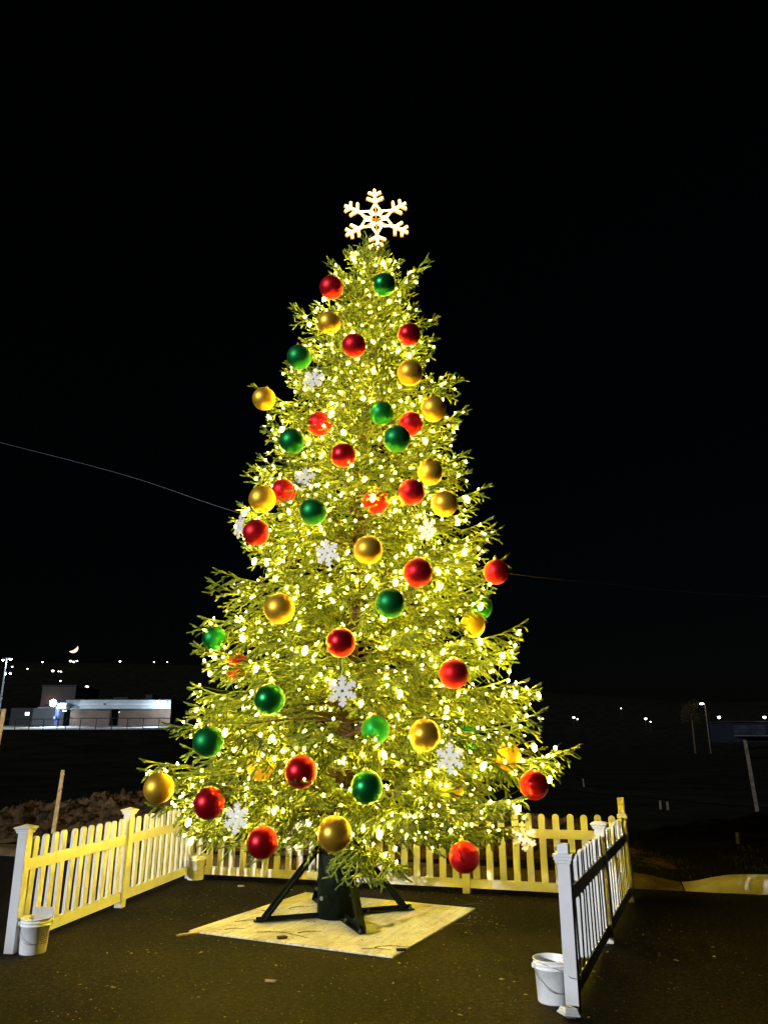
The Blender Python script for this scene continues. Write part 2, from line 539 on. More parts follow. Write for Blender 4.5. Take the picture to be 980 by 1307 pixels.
kerb(-16, 4.29, 'dirty_kerb')
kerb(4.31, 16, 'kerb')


def vnoise(x, y, seed):
    r = np.random.default_rng(seed)
    g = r.random((64, 64))
    xi = np.floor(x).astype(int); yi = np.floor(y).astype(int)
    fx = x - xi; fy = y - yi
    fx = fx * fx * (3 - 2 * fx); fy = fy * fy * (3 - 2 * fy)
    a = g[xi % 64, yi % 64]; b_ = g[(xi + 1) % 64, yi % 64]; c = g[xi % 64, (yi + 1) % 64]; d = g[(xi + 1) % 64, (yi + 1) % 64]
    return (a * (1 - fx) + b_ * fx) * (1 - fy) + (c * (1 - fx) + d * fx) * fy


def dirt_height(X, Y):
    s = past_kerb(X, Y)
    base = 0.95 * np.exp(-(((X + 4.4) / 2.6) ** 2 + ((s - 4.2) / 1.6) ** 2)) + 0.42 * np.exp(-(((X + 8.0) / 2.0) ** 2 + ((s - 3.2) / 1.5) ** 2)) \
        + 0.45 * np.exp(-(((X + 0.6) / 2.6) ** 2 + ((s - 3.0) / 1.5) ** 2)) + 0.35 * np.exp(-(((X - 3.0) / 1.8) ** 2 + ((s - 5.0) / 1.5) ** 2))
    f = (vnoise(X * 1.7 + 9, Y * 1.7, 1) - .5) * 0.26 + (vnoise(X * 4.3, Y * 4.3 + 7, 2) - .5) * 0.20 + (vnoise(X * 10, Y * 10, 3) - .5) * 0.16 + (vnoise(X * 19, Y * 19, 4) - .5) * 0.11
    edge = smooth(0.75, 1.5, s) * smooth(8.2, 6.0, s) * smooth(-13, -10.5, X) * smooth(6.2, 4.0, X)
    return -0.10 + edge * (0.20 + base + f * (0.5 + base))


def dirt_mound():
    nx, ny = 300, 130
    xs = np.linspace(-13, 6.2, nx); ss = np.linspace(0.6, 8.4, ny)
    X, S = np.meshgrid(xs, ss, indexing='ij')
    Y = 13.15 - 0.307 * X + S * 1.046
    Z = dirt_height(X, Y) + 0.0
    V = np.stack([X, Y, Z], -1).reshape(-1, 3)
    i, j = np.meshgrid(np.arange(nx - 1), np.arange(ny - 1), indexing='ij')
    a = (i * ny + j).ravel()
    F = np.stack([a, a + ny, a + ny + 1, a + 1], -1)
    o = link('dirt_bank', np_mesh('dirt_bank', V, F, [M['dirt']], smooth=True)); o['kind'] = 'structure'


dirt_mound()


def path_strip():
    pts = [(6.0, 44.0), (9.2, 33), (12.5, 25.5), (17.5, 19.5), (26, 15)]
    V = []; F = []
    ctr = []
    for k in range(len(pts) - 1):
        for t in np.linspace(0, 1, 8, endpoint=(k == len(pts) - 2)):
            ctr.append((pts[k][0] * (1 - t) + pts[k + 1][0] * t, pts[k][1] * (1 - t) + pts[k + 1][1] * t))
    for x, y in ctr:
        for w in (-1.0, -0.33, 0.33, 1.0):
            px_, py_ = x + 0.75 * w, y + 0.9 * w
            V.append((px_, py_, float(terrain(px_, py_)) + 0.03))
    for i in range(len(ctr) - 1):
        for j in range(3):
            a = i * 4 + j; F.append((a, a + 4, a + 5, a + 1))
    o = link('path', np_mesh('path', V, F, [M['gravel_path']])); o['kind'] = 'structure'


path_strip()


def verge_grass():
    n = 5200
    X = rng.uniform(-12, 12, n * 3); S = rng.uniform(0.75, 4.5, n * 3)
    dens = vnoise(X * 1.3 + 3, S * 1.3, 11)
    keep = (dens > 0.5) & ((X > 2.0) | (X < -6.0))
    X, S = X[keep][:n], S[keep][:n]
    Y = 13.15 - 0.307 * X + S * 1.046
    Z = np.maximum(terrain(X, Y), dirt_height(X, Y) * ((X > -13) & (X < 6.2)) - 0.2 * ((X <= -13) | (X >= 6.2)))
    h = rng.uniform(0.03, 0.10, len(X)); a = rng.uniform(0, 6.28, len(X)); w = 0.006
    ln = rng.normal(0, 0.03, (len(X), 2))
    P = np.stack([X, Y, Z - 0.01], -1)
    sd = np.stack([np.cos(a) * w, np.sin(a) * w, 0 * a], -1)
    tip = P + np.stack([ln[:, 0], ln[:, 1], h], -1)
    V = np.stack([P - sd, P + sd, tip], 1).reshape(-1, 3)
    F = np.arange(len(V)).reshape(-1, 3)
    o = link('grass', np_mesh('grass', V, F, [M['grass']]))
    tag(o, 'sparse short grass on the dark verge beyond the kerb', 'grass', kind='stuff')


verge_grass()

# ------------------------------------------------------------------ tree geometry
TB = Vector((-0.57, 10.0, 0.0))          # foot of the tree
LEAN = 0.043                             # leans to the right with height


def axis_at(h):
    return Vector((TB.x + LEAN * h, TB.y, h))


PROF_H = [0.0, 0.8, 1.3, 1.9, 2.65, 3.6, 4.7, 5.76, 7.0, 8.0, 8.8, 9.3, 9.8]
PROF_R = [2.2, 2.35, 2.6, 2.72, 2.45, 2.18, 1.92, 1.66, 1.38, 1.06, 0.76, 0.46, 0.10]


def rad(h):
    return float(np.interp(h, PROF_H, PROF_R))


def unit(a):
    return a / np.maximum(np.linalg.norm(a, axis=-1, keepdims=True), 1e-9)


def make_branch_mesh(L, seed, droop, hang, dens=1.0):
    """a spruce branch along +X: woody axis, drooping laterals, needle-clad shoots"""
    r = np.random.default_rng(seed)
    up0 = 0.10 if droop > 0.1 else 0.05

    def axis(t):
        t = np.asarray(t, dtype=float)
        x = L * t
        z = L * (up0 * t - droop * t ** 2 + (droop * 0.62) * t ** 4)
        y = L * 0.03 * np.sin(t * 5 + seed)
        return np.stack([x, y, z], -1)

    sticks = []            # woody segments p, q, r0, r1
    T = np.linspace(0, 1, 9)
    A = axis(T)
    br = 0.006 + 0.007 * L
    for i in range(8):
        sticks.append((A[i], A[i + 1], br * (1 - T[i]) + 0.004, br * (1 - T[i + 1]) + 0.004))
    shoots = []            # needle-clad p, q
    pts = []
    t0 = 0.22 if L > 1.2 else 0.12
    nl = max(7, int(L * (1 - t0) / 0.070 * dens))
    side = 1
    for k in range(nl):
        t = t0 + (1 - t0) * (k + r.uniform(-.3, .3)) / nl
        t = min(max(t, 0.05), 0.985)
        side = -side
        p = axis(t)
        tan = unit(axis(min(t + .02, 1)) - axis(t - .02))
        ang = R(r.uniform(42, 62)) * (1 - 0.25 * t)
        roll = r.normal(0, 0.35)
        lat = np.array([0, math.cos(roll), math.sin(roll)]) * side
        d = unit(tan * math.cos(ang) + lat * math.sin(ang))
        ll = (0.10 + 0.42 * L ** 0.6 * (1 - t) ** 0.75 * min(1, 0.55 + 1.2 * t)) * r.uniform(0.7, 1.2)
        ll = min(ll, 0.62)
        # lateral as 3 pieces that droop
        nseg = 4
        q = [p]
        dd = d.copy()
        for s in range(nseg):
            dd = unit(dd + np.array([0.06, 0, -hang * 0.30 + 0.03]) + r.normal(0, .06, 3))
            q.append(q[-1] + dd * ll / nseg)
        for s in range(nseg):
            sticks.append((q[s], q[s + 1], 0.0045 * (1 - s / nseg) + .002, 0.0045 * (1 - (s + 1) / nseg) + .002))
            shoots.append((q[s], q[s + 1]))
        pts.append(q[2]); pts.append(q[-1])
        ns = max(2, int(ll / 0.055))
        sd2 = 1
        for j in range(ns):
            u = 0.15 + 0.85 * (j + r.uniform(0, 1)) / ns
            u = min(u, .98)
            s = int(u * nseg)
            pp = q[s] + (q[s + 1] - q[s]) * (u * nseg - s)
            ax = unit(q[s + 1] - q[s])
            sd2 = -sd2
            nrm = unit(np.cross(ax, [0, 0, 1.0]))
            a2 = R(r.uniform(32, 58))
            d2 = unit(ax * math.cos(a2) + nrm * math.sin(a2) * sd2 + np.array([0.05, 0, -hang * r.uniform(.1, .75) + .08]) + r.normal(0, .12, 3))
            l2 = r.uniform(0.07, 0.19) * (1 - 0.35 * u)
            mid = pp + d2 * l2 * .55
            d3 = unit(d2 + np.array([0.05, 0, 0.10 - hang * .12]) + r.normal(0, .1, 3))
            shoots.append((pp, mid)); shoots.append((mid, mid + d3 * l2 * .45))
            if l2 > .13 and r.random() < .5:
                d4 = unit(d2 + nrm * .7 * r.choice([-1, 1]) + r.normal(0, .15, 3))
                shoots.append((mid, mid + d4 * l2 * .5))
    # shoots along the outer axis itself, and the tip
    for i in range(2, 8): shoots.append((A[i], A[i + 1]))
    tip = A[-1]; td = unit(A[-1] - A[-2])
    shoots.append((tip, tip + unit(td + [0, 0, .12]) * 0.13))
    for sgn in (-1, 1):
        shoots.append((tip, tip + unit(td + np.array([0, .65 * sgn, .05])) * 0.10))
    pts += [axis(t) for t in (0.32, 0.4, 0.5, 0.62, 0.74, 0.86, 0.95)]
    pts = [p_ + np.array([0, 0, -0.03]) if r.random() < .4 else p_ for p_ in pts]

    P = np.array([s[0] for s in shoots]); Q = np.array([s[1] for s in shoots])
    D = Q - P; ln = np.linalg.norm(D, axis=1); D = unit(D)
    cnt = np.maximum(6, (ln / 0.0036).astype(int))
    idx = np.repeat(np.arange(len(P)), cnt)
    N = len(idx)
    t = r.random(N)
    base = P[idx] + (Q - P)[idx] * t[:, None]
    d = D[idx]
    ref = np.where(np.abs(d[:, 2:3]) < .9, np.array([[0, 0, 1.0]]), np.array([[1.0, 0, 0]]))
    e1 = unit(np.cross(d, ref)); e2 = np.cross(d, e1)
    ph = r.uniform(0, 2 * np.pi, N)
    out = e1 * np.cos(ph)[:, None] + e2 * np.sin(ph)[:, None]
    sw = np.radians(r.uniform(28, 55, N))[:, None]
    nd = d * np.cos(sw) + out * np.sin(sw)
    nlen = r.uniform(0.019, 0.030, N)[:, None]
    wid = unit(np.cross(nd, d)) * r.uniform(.0026, .0044, N)[:, None]
    NV = np.stack([base - wid, base + wid, base + nd * nlen], 1).reshape(-1, 3)
    NF = np.arange(len(NV)).reshape(-1, 3)
    # green core of every shoot
    CV, CF = [], []
    e1s = unit(np.cross(D, np.where(np.abs(D[:, 2:3]) < .9, np.array([[0, 0, 1.0]]), np.array([[1.0, 0, 0]])))); e2s = np.cross(D, e1s)
    ring = [e1s * math.cos(2.0944 * k) + e2s * math.sin(2.0944 * k) for k in range(3)]
    CV = np.stack([P + g_ * 0.0125 for g_ in ring] + [Q + g_ * 0.0105 for g_ in ring] + [Q + D * .012], 1).reshape(-1, 3)
    pat = np.array([(0, 1, 4), (0, 4, 3), (1, 2, 5), (1, 5, 4), (2, 0, 3), (2, 3, 5), (3, 4, 6), (4, 5, 6), (5, 3, 6)])
    CF = (pat[None] + 7 * np.arange(len(P))[:, None, None]).reshape(-1, 3) + len(NV)
    tone_s = r.random(len(P))
    tone = np.concatenate([np.repeat(tone_s[idx], 3), np.repeat(tone_s, 7)])
    NV = np.concatenate([NV, CV]); NF = np.concatenate([NF, CF])
    # three-sided woody sticks
    SV, SF = [], []
    o = 0
    for p, q, r0, r1 in sticks:
        dv = unit(q - p)
        ref_ = np.array([0, 0, 1.0]) if abs(dv[2]) < .9 else np.array([1.0, 0, 0])
        a = unit(np.cross(dv, ref_)); b_ = np.cross(dv, a)
        for base_p, rad_ in ((p, r0), (q, r1)):
            for k in range(3):
                an = 2 * math.pi * k / 3
                SV.append(base_p + (a * math.cos(an) + b_ * math.sin(an)) * rad_)
        for k in range(3):
            k2 = (k + 1) % 3
            SF += [(o + k, o + k2, o + 3 + k2), (o + k, o + 3 + k2, o + 3 + k)]
        o += 6
    SV = np.array(SV); SF = np.array(SF) + len(NV)
    V = np.concatenate([NV, SV]); F = np.concatenate([NF, SF])
    mi = np.concatenate([np.zeros(len(NF)), np.ones(len(SF))])
    me = np_mesh('branch', V, F, [M['needles'], M['twig']], mi)
    at_ = me.attributes.new('tone', 'FLOAT', 'POINT')
    at_.data.foreach_set('value', np.concatenate([tone, np.zeros(len(V) - len(tone))]).astype(np.float32))
    return me, np.array(pts)


tree = empty('christmas_tree', TB)
tag(tree, 'tall cut spruce covered in warm lights and balls, bolted into green steel stand', 'christmas tree')

# trunk
tb = MB()
hs = [0.35, 1.0, 2, 3.5, 5, 6.5, 8, 9.2, 9.75]
tb.tube([axis_at(h) - TB for h in hs], [0.125, 0.12, 0.105, 0.09, 0.073, 0.055, 0.036, 0.02, 0.008], n=10)
tb.build('trunk', M['bark'], tree)

VAR = {}
for ci, (L, droop, hang, nv) in enumerate([(2.45, .24, .80, 5), (2.0, .22, .75, 5), (1.6, .18, .62, 5), (1.2, .08, .38, 4), (0.85, .0, .12, 4), (0.5, -.12, -.10, 3)]):
    VAR[L] = [make_branch_mesh(L, 100 * ci + k + 3, droop * (0.7 + 0.25 * k), hang * (0.75 + 0.15 * k), 0.7 if L < .6 else 1.0) for k in range(nv)]
lens = np.array(sorted(VAR))

bulb_cand = []
GA = 2.399963
NB = 277
# heights spread in proportion to the size of the crown
hh = np.linspace(1.08, 9.25, 400)
w = np.array([rad(h) ** 0.85 + 0.25 for h in hh]); cw = np.cumsum(w) / w.sum()
brs = []
for k in range(NB):
    h = float(np.interp((k + .5) / NB, cw, hh))
    a = k * GA + random.uniform(-.25, .25)
    fr = (h - 0.78) / 8.67
    elev = np.interp(fr, [0, .12, .35, .6, .8, .93, 1], [0, 5, 12, 20, 30, 46, 66]) + random.uniform(-9, 9)
    # reach so that the tip lies on the crown's outline
    tip_h = h
    for _ in range(6):
        Lr = rad(tip_h) / max(math.cos(R(elev)), .3)
        tip_h = min(h + Lr * math.sin(R(elev)) * 0.85, 9.8)
    Lr = rad(tip_h) / max(math.cos(R(elev)), .4) * random.uniform(0.80, 1.10) * (1 + 0.10 * math.sin(3 * a + 2.3 * h) * math.cos(2.1 * h + a)) * (1 + 0.06 * math.cos(a) * max(0, 1 - h / 5))
    if fr < .04: Lr *= 0.92
    while h + Lr * math.sin(R(elev)) > 9.52 and Lr > .2: Lr *= .93
    Lr = min(max(Lr, 0.26), (0.99 + 0.06 * math.cos(a)) * rad(tip_h) / max(math.cos(R(elev)), .4))
    brs.append((h, a, elev, Lr))
# long single limbs that break the outline
for px_, py_, dd in [(752, 958, 9.6), (697, 882, 9.9), (678, 792, 10.0), (655, 690, 10.0), (226, 962, 9.7), (240, 882, 9.9), (286, 790, 10.0), (304, 680, 10.0), (602, 498, 10.0), (602, 602, 10.0), (368, 402, 10.1), (322, 498, 9.95), (654, 716, 9.9), (558, 342, 10.0), (414, 342, 10.0), (312, 606, 10.1), (640, 676, 9.6), (590, 545, 10.2), (276, 852, 9.8), (222, 1060, 9.4), (690, 930, 10.1)]:
    p = at(px_, py_, dd)
    ax = axis_at(p.z)
    v = p - ax
    el = np.interp(p.z, [1, 3, 6, 8, 9.3], [6, 14, 24, 34, 50])
    Lr = math.hypot(v.x, v.y) / math.cos(R(el)) * 0.97
    h0 = p.z - Lr * math.sin(R(el)) * .85
    brs.append((max(h0, .8), math.atan2(v.y, v.x), el, Lr))
# boughs that hang in front of the stand
brs += [(1.02, R(-74), -14, 1.6), (1.0, R(-62), -7, 1.7), (1.05, R(-40), 0, 2.1)]

for i, (h, a, elev, Lr) in enumerate(brs):
    cls = float(lens[np.argmin(np.abs(np.log(lens / Lr)))])
    me, pts = VAR[cls][i % len(VAR[cls])]
    sc = Lr / (cls + 0.10)
    o = bpy.data.objects.new('branch', me)
    col.objects.link(o)
    o.parent = tree
    base = axis_at(h) - TB
    rot = Matrix.Rotation(a, 4, 'Z') @ Matrix.Rotation(-R(elev), 4, 'Y') @ Matrix.Rotation(random.uniform(-.25, .25), 4, 'X')
    sy = 1 if random.random() < .5 else -1
    Mx = Matrix.Translation(base) @ rot @ Matrix.Diagonal((sc, sc * sy, sc, 1))
    o.matrix_local = Mx
    Mw = np.array(Matrix.Translation(TB) @ Mx)
    wp = pts @ Mw[:3, :3].T + Mw[:3, 3]
    rr_ = np.hypot(wp[:, 0] - (TB.x + LEAN * wp[:, 2]), wp[:, 1] - TB.y)
    lim = np.array([rad(z) for z in wp[:, 2]])
    ok = (rr_ > lim * 0.30) & (rr_ < lim * 1.0) & (wp[:, 2] > 0.75) & (wp[:, 2] < 9.15)
    bulb_cand.append(wp[ok])
bulb_cand = np.concatenate(bulb_cand)

# ------------------------------------------------------------------ strings of lights
def pick(n, seed, minsep):
    r = np.random.default_rng(seed)
    order = r.permutation(len(bulb_cand))
    got = np.zeros((n, 3)); c = 0
    for k in order:
        p = bulb_cand[k]
        if c and np.min(np.sum((got[:c] - p) ** 2, 1)) < minsep ** 2: continue
        got[c] = p; c += 1
        if c == n: break
    return got[:c]


def wind(P, pitch):
    ax = TB.x + LEAN * P[:, 2]
    az = (np.arctan2(P[:, 1] - TB.y, P[:, 0] - ax) + np.pi / 2) % (2 * np.pi) / (2 * np.pi)
    band = np.floor(P[:, 2] / pitch - az)
    return P[np.lexsort((az, band))]


ICO = None


def ico():
    bm = bmesh.new(); bmesh.ops.create_icosphere(bm, subdivisions=1, radius=1.0)
    bm.verts.ensure_lookup_table()
    V = np.array([v.co[:] for v in bm.verts]); F = np.array([[v.index for v in f.verts] for f in bm.faces]); bm.free()
    return V, F


IV, IF = ico()


def cord_mesh(P, rad_=0.0035):
    V, F = [], []
    o = 0
    r = np.random.default_rng(5)
    for a, b_ in zip(P[:-1], P[1:]):
        gap = np.linalg.norm(b_ - a)
        m = (a + b_) / 2 + np.array([0, 0, -0.12 * gap]) + r.normal(0, .02, 3)
        # pull slack towards the trunk
        c = np.array([TB.x + LEAN * m[2], TB.y, m[2]])
        m = m + (c - m) * 0.03
        chain = [a, (a + m) / 2 + [0, 0, -.012], m, (m + b_) / 2 + [0, 0, -.012], b_]
        for p, q in zip(chain[:-1], chain[1:]):
            d = unit(q - p); n1 = unit(np.cross(d, [0.1, 0.2, 1.0])); n2 = np.cross(d, n1)
            for e in (p, q):
                for k in range(3):
                    an = 2.0944 * k
                    V.append(e + (n1 * math.cos(an) + n2 * math.sin(an)) * rad_)
            for k in range(3):
                k2 = (k + 1) % 3
                F.append((o + k, o + k2, o + 3 + k2, o + 3 + k))
            o += 6
    return np.array(V), np.array(F)


mini = wind(pick(2500, 21, 0.12), 0.24)
ORD = ['lowest', 'second lowest', 'third lowest', 'fourth lowest', 'fifth lowest', 'sixth lowest', 'sixth highest', 'fifth highest', 'fourth highest', 'third highest', 'second highest', 'highest']
chunks = np.array_split(np.arange(len(mini)), len(ORD))
for ci, ch in enumerate(chunks):
    P = mini[ch] + np.array([0, 0, 0.02])
    s = empty('light_string', (float(P[0][0]), float(P[0][1]), float(P[0][2])))
    tag(s, f'{ORD[ci]} string of tiny warm white bulbs wound round the spruce', 'string lights', 'mini light strings on the tree')
    o0 = np.array(s.location)
    V, F = cord_mesh(P - o0)
    link('cord', np_mesh('cord', V, F, [M['cord']]), s)
    rr_ = np.random.default_rng(ci)
    size = rr_.uniform(0.008, 0.016, len(P))
    BV = (P - o0)[:, None, :] + IV[None] * size[:, None, None] * np.array([1, 1, 1.25]) + np.array([0, 0, .012])
    BF = IF[None] + (np.arange(len(P)) * len(IV))[:, None, None]
    b = link('bulb', np_mesh('bulb', BV.reshape(-1, 3), BF.reshape(-1, 3), [M['lamp_bulb']], smooth=True), s)
    b['kind'] = 'stuff'

bulb_me = MB().lathe([(0, -0.052), (0.012, -0.047), (0.022, -0.03), (0.027, -0.008), (0.024, 0.015), (0.015, 0.034), (0.012, 0.040), (0, 0.040)], n=10).mesh('bulb', M['big_bulb'])
sock_me = MB().lathe([(0, 0.039), (0.014, 0.039), (0.014, 0.068), (0.006, 0.075), (0, 0.075)], n=8).mesh('socket', M['cord'])
big = wind(pick(190, 77, 0.34), 0.75)
LARGE = ['bottom skirt of the spruce', 'middle of the spruce', 'narrow upper part of the spruce']
for ci, ch in enumerate(np.array_split(np.arange(len(big)), 3)):
    P = big[ch]
    # hung on the outside of the foliage
    ax = np.stack([TB.x + LEAN * P[:, 2], np.full(len(P), TB.y), P[:, 2]], -1)
    P = ax + (P - ax) * 1.03
    s = empty('light_string', (float(P[0][0]), float(P[0][1]), float(P[0][2])))
    tag(s, f'string of large teardrop warm bulbs round the {LARGE[ci]}', 'string lights', 'large bulb strings on the tree')
    o0 = np.array(s.location)
    V, F = cord_mesh(P - o0 + np.array([0, 0, .07]), 0.004)
    link('cord', np_mesh('cord', V, F, [M['cord']]), s)
    for p in P:
        q = p - o0
        b = link('bulb', bulb_me, s, tuple(q), (random.uniform(-.5, .5), random.uniform(-.5, .5), 0))
        link('socket', sock_me, b)

def dangle(pix, d, nb, label):
    W = [np.array(at(x, y, d)) for x, y in pix]
    s = empty('light_string', tuple(W[0])); o0 = W[0].copy()
    tag(s, label, 'string lights')
    dense = []
    for a, b_ in zip(W[:-1], W[1:]):
        for t in np.linspace(0, 1, 5, endpoint=False): dense.append(a + (b_ - a) * t)
    dense.append(W[-1]); dense = np.array(dense)
    MB().tube([Vector(p - o0) for p in dense], .004, 5).build('cord', M['cord'], s)
    for k in range(nb):
        q = dense[int((k + .5) / nb * len(dense))] - o0
        link('bulb', dangle_bulb, s, (q[0] + random.uniform(-.02, .02), q[1] - .015, q[2] - .01), (random.uniform(-.6, .6), random.uniform(-.6, .6), 0))


dangle_bulb = MB().lathe([(0, -0.024), (0.011, -0.02), (0.016, -0.006), (0.015, 0.008), (0.008, 0.02), (0, 0.022)], n=8).mesh('bulb', M['lamp_bulb'])
dangle([(660, 800), (655, 838), (648, 868), (640, 893)], 9.9, 7, 'loose strand of tiny bulbs dangling free at the right edge, lower half')
dangle([(716, 948), (700, 962), (684, 972), (664, 970)], 9.6, 4, 'short loose strand of tiny bulbs below the long right branch')

# ------------------------------------------------------------------ snowflake topper
def topper():
    c = at(480, 279, 9.95)
    t = empty('snowflake_topper', (c.x, c.y, c.z))
    t.rotation_euler = (0, R(-3), 0)
    tag(t, 'glowing white neon tube snowflake on top of the tree', 'tree topper')
    Rr = 0.56
    th = 0.0175
    ends = []
    for k in range(6):
        a = R(90 + 60 * k)
        u = Vector((math.cos(a), 0, math.sin(a))); v = Vector((-math.sin(a), 0, math.cos(a)))
        m = MB()
        m.tube([u * (Rr * .50), u * Rr], th, 8)
        m.build('arm_tube', M['neon'], t)
        MB().bar(u * (Rr * .47) + Vector((0, .029, 0)), u * (Rr * 1.03) + Vector((0, .029, 0)), th * 3.3, .006, up=(0, 1, 0)).build('halo_strip', M['halo_amber'], t)  # backing strip added behind the arm, its amber paints the tube's glow
        for d, l in ((.60, .25), (.82, .19)):
            for s in (-1, 1):
                p = u * (Rr * d) + Vector((0, -0.004, 0))
                MB().tube([p, p + (u * .45 + v * s * .89).normalized() * Rr * l], th * .95, 8).build('twig_tube', M['neon'], t)
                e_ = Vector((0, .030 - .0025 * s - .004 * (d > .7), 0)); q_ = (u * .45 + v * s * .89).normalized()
                MB().bar(p + e_, p + e_ + q_ * Rr * (l + .035), th * 3.3, .002, up=(0, 1, 0)).build('halo_strip', M['halo_amber'], t)  # same painted halo behind the side twig
        # diamond round the root of the arm
        m = MB()
        L_ = (u * .30 + v * .125) * Rr; R_ = (u * .30 - v * .125) * Rr
        m.tube([(u * .14 + v * .035) * Rr, L_, u * Rr * .52], th * .9, 8)
        m.tube([(u * .14 - v * .035) * Rr, R_, u * Rr * .52], th * .9, 8)
        m.build('diamond_tube', M['neon'], t)
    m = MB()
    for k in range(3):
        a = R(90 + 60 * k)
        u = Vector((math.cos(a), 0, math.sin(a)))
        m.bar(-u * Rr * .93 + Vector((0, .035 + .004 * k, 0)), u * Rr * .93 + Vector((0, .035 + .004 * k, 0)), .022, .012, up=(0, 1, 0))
    m.build('halo_frame', M['halo_amber'], t)
    MB().tube([(0.0, .055, Rr * .3), (0.0, .055, -Rr - .75)], .017, 8).build('pole', M['bolt'], t)


topper()

# ------------------------------------------------------------------ balls
def cone_hit(px_, py_, k):
    """where the sight line through a pixel meets the crown (scaled by k); edge of crown if it misses"""
    best, bd = None, 1e9
    for d in np.arange(6.4, 11.4, 0.02):
        p = at(px_, py_, float(d))
        if p.z > 9.9 or p.z < .4: continue
        ax = axis_at(p.z)
        g = math.hypot(p.x - ax.x, p.y - ax.y) - rad(p.z) * k
        if g <= 0: return p
        if g < bd: bd, best = g, p
    return best


BM_ = {}
for cn, cc in BALLC.items():
    for fin, ro in (('matte', 0.46), ('shiny', 0.34)):
        mm = MB()
        n = 20
        mm.lathe([(0.16 * math.sin(math.pi * i / n), -0.16 * math.cos(math.pi * i / n)) for i in range(n + 1)], n=36)
        BM_[cn, fin] = mm.mesh('ball', ball_mat(f'{cn}_{fin}_ball', cc, ro))
cap_me = MB().lathe([(0, 0.152), (0.024, 0.152), (0.026, 0.156), (0.026, 0.176), (0.020, 0.182), (0.0, 0.184)], n=14).mesh('cap', M['gold_cap'])
hook_me = MB().tube([(0.014 * math.cos(a), 0, 0.196 + 0.016 * math.sin(a)) for a in np.linspace(0, 2 * math.pi, 13)[:-1]], 0.0025, 5, closed=True).mesh('hook', M['wire_metal'])

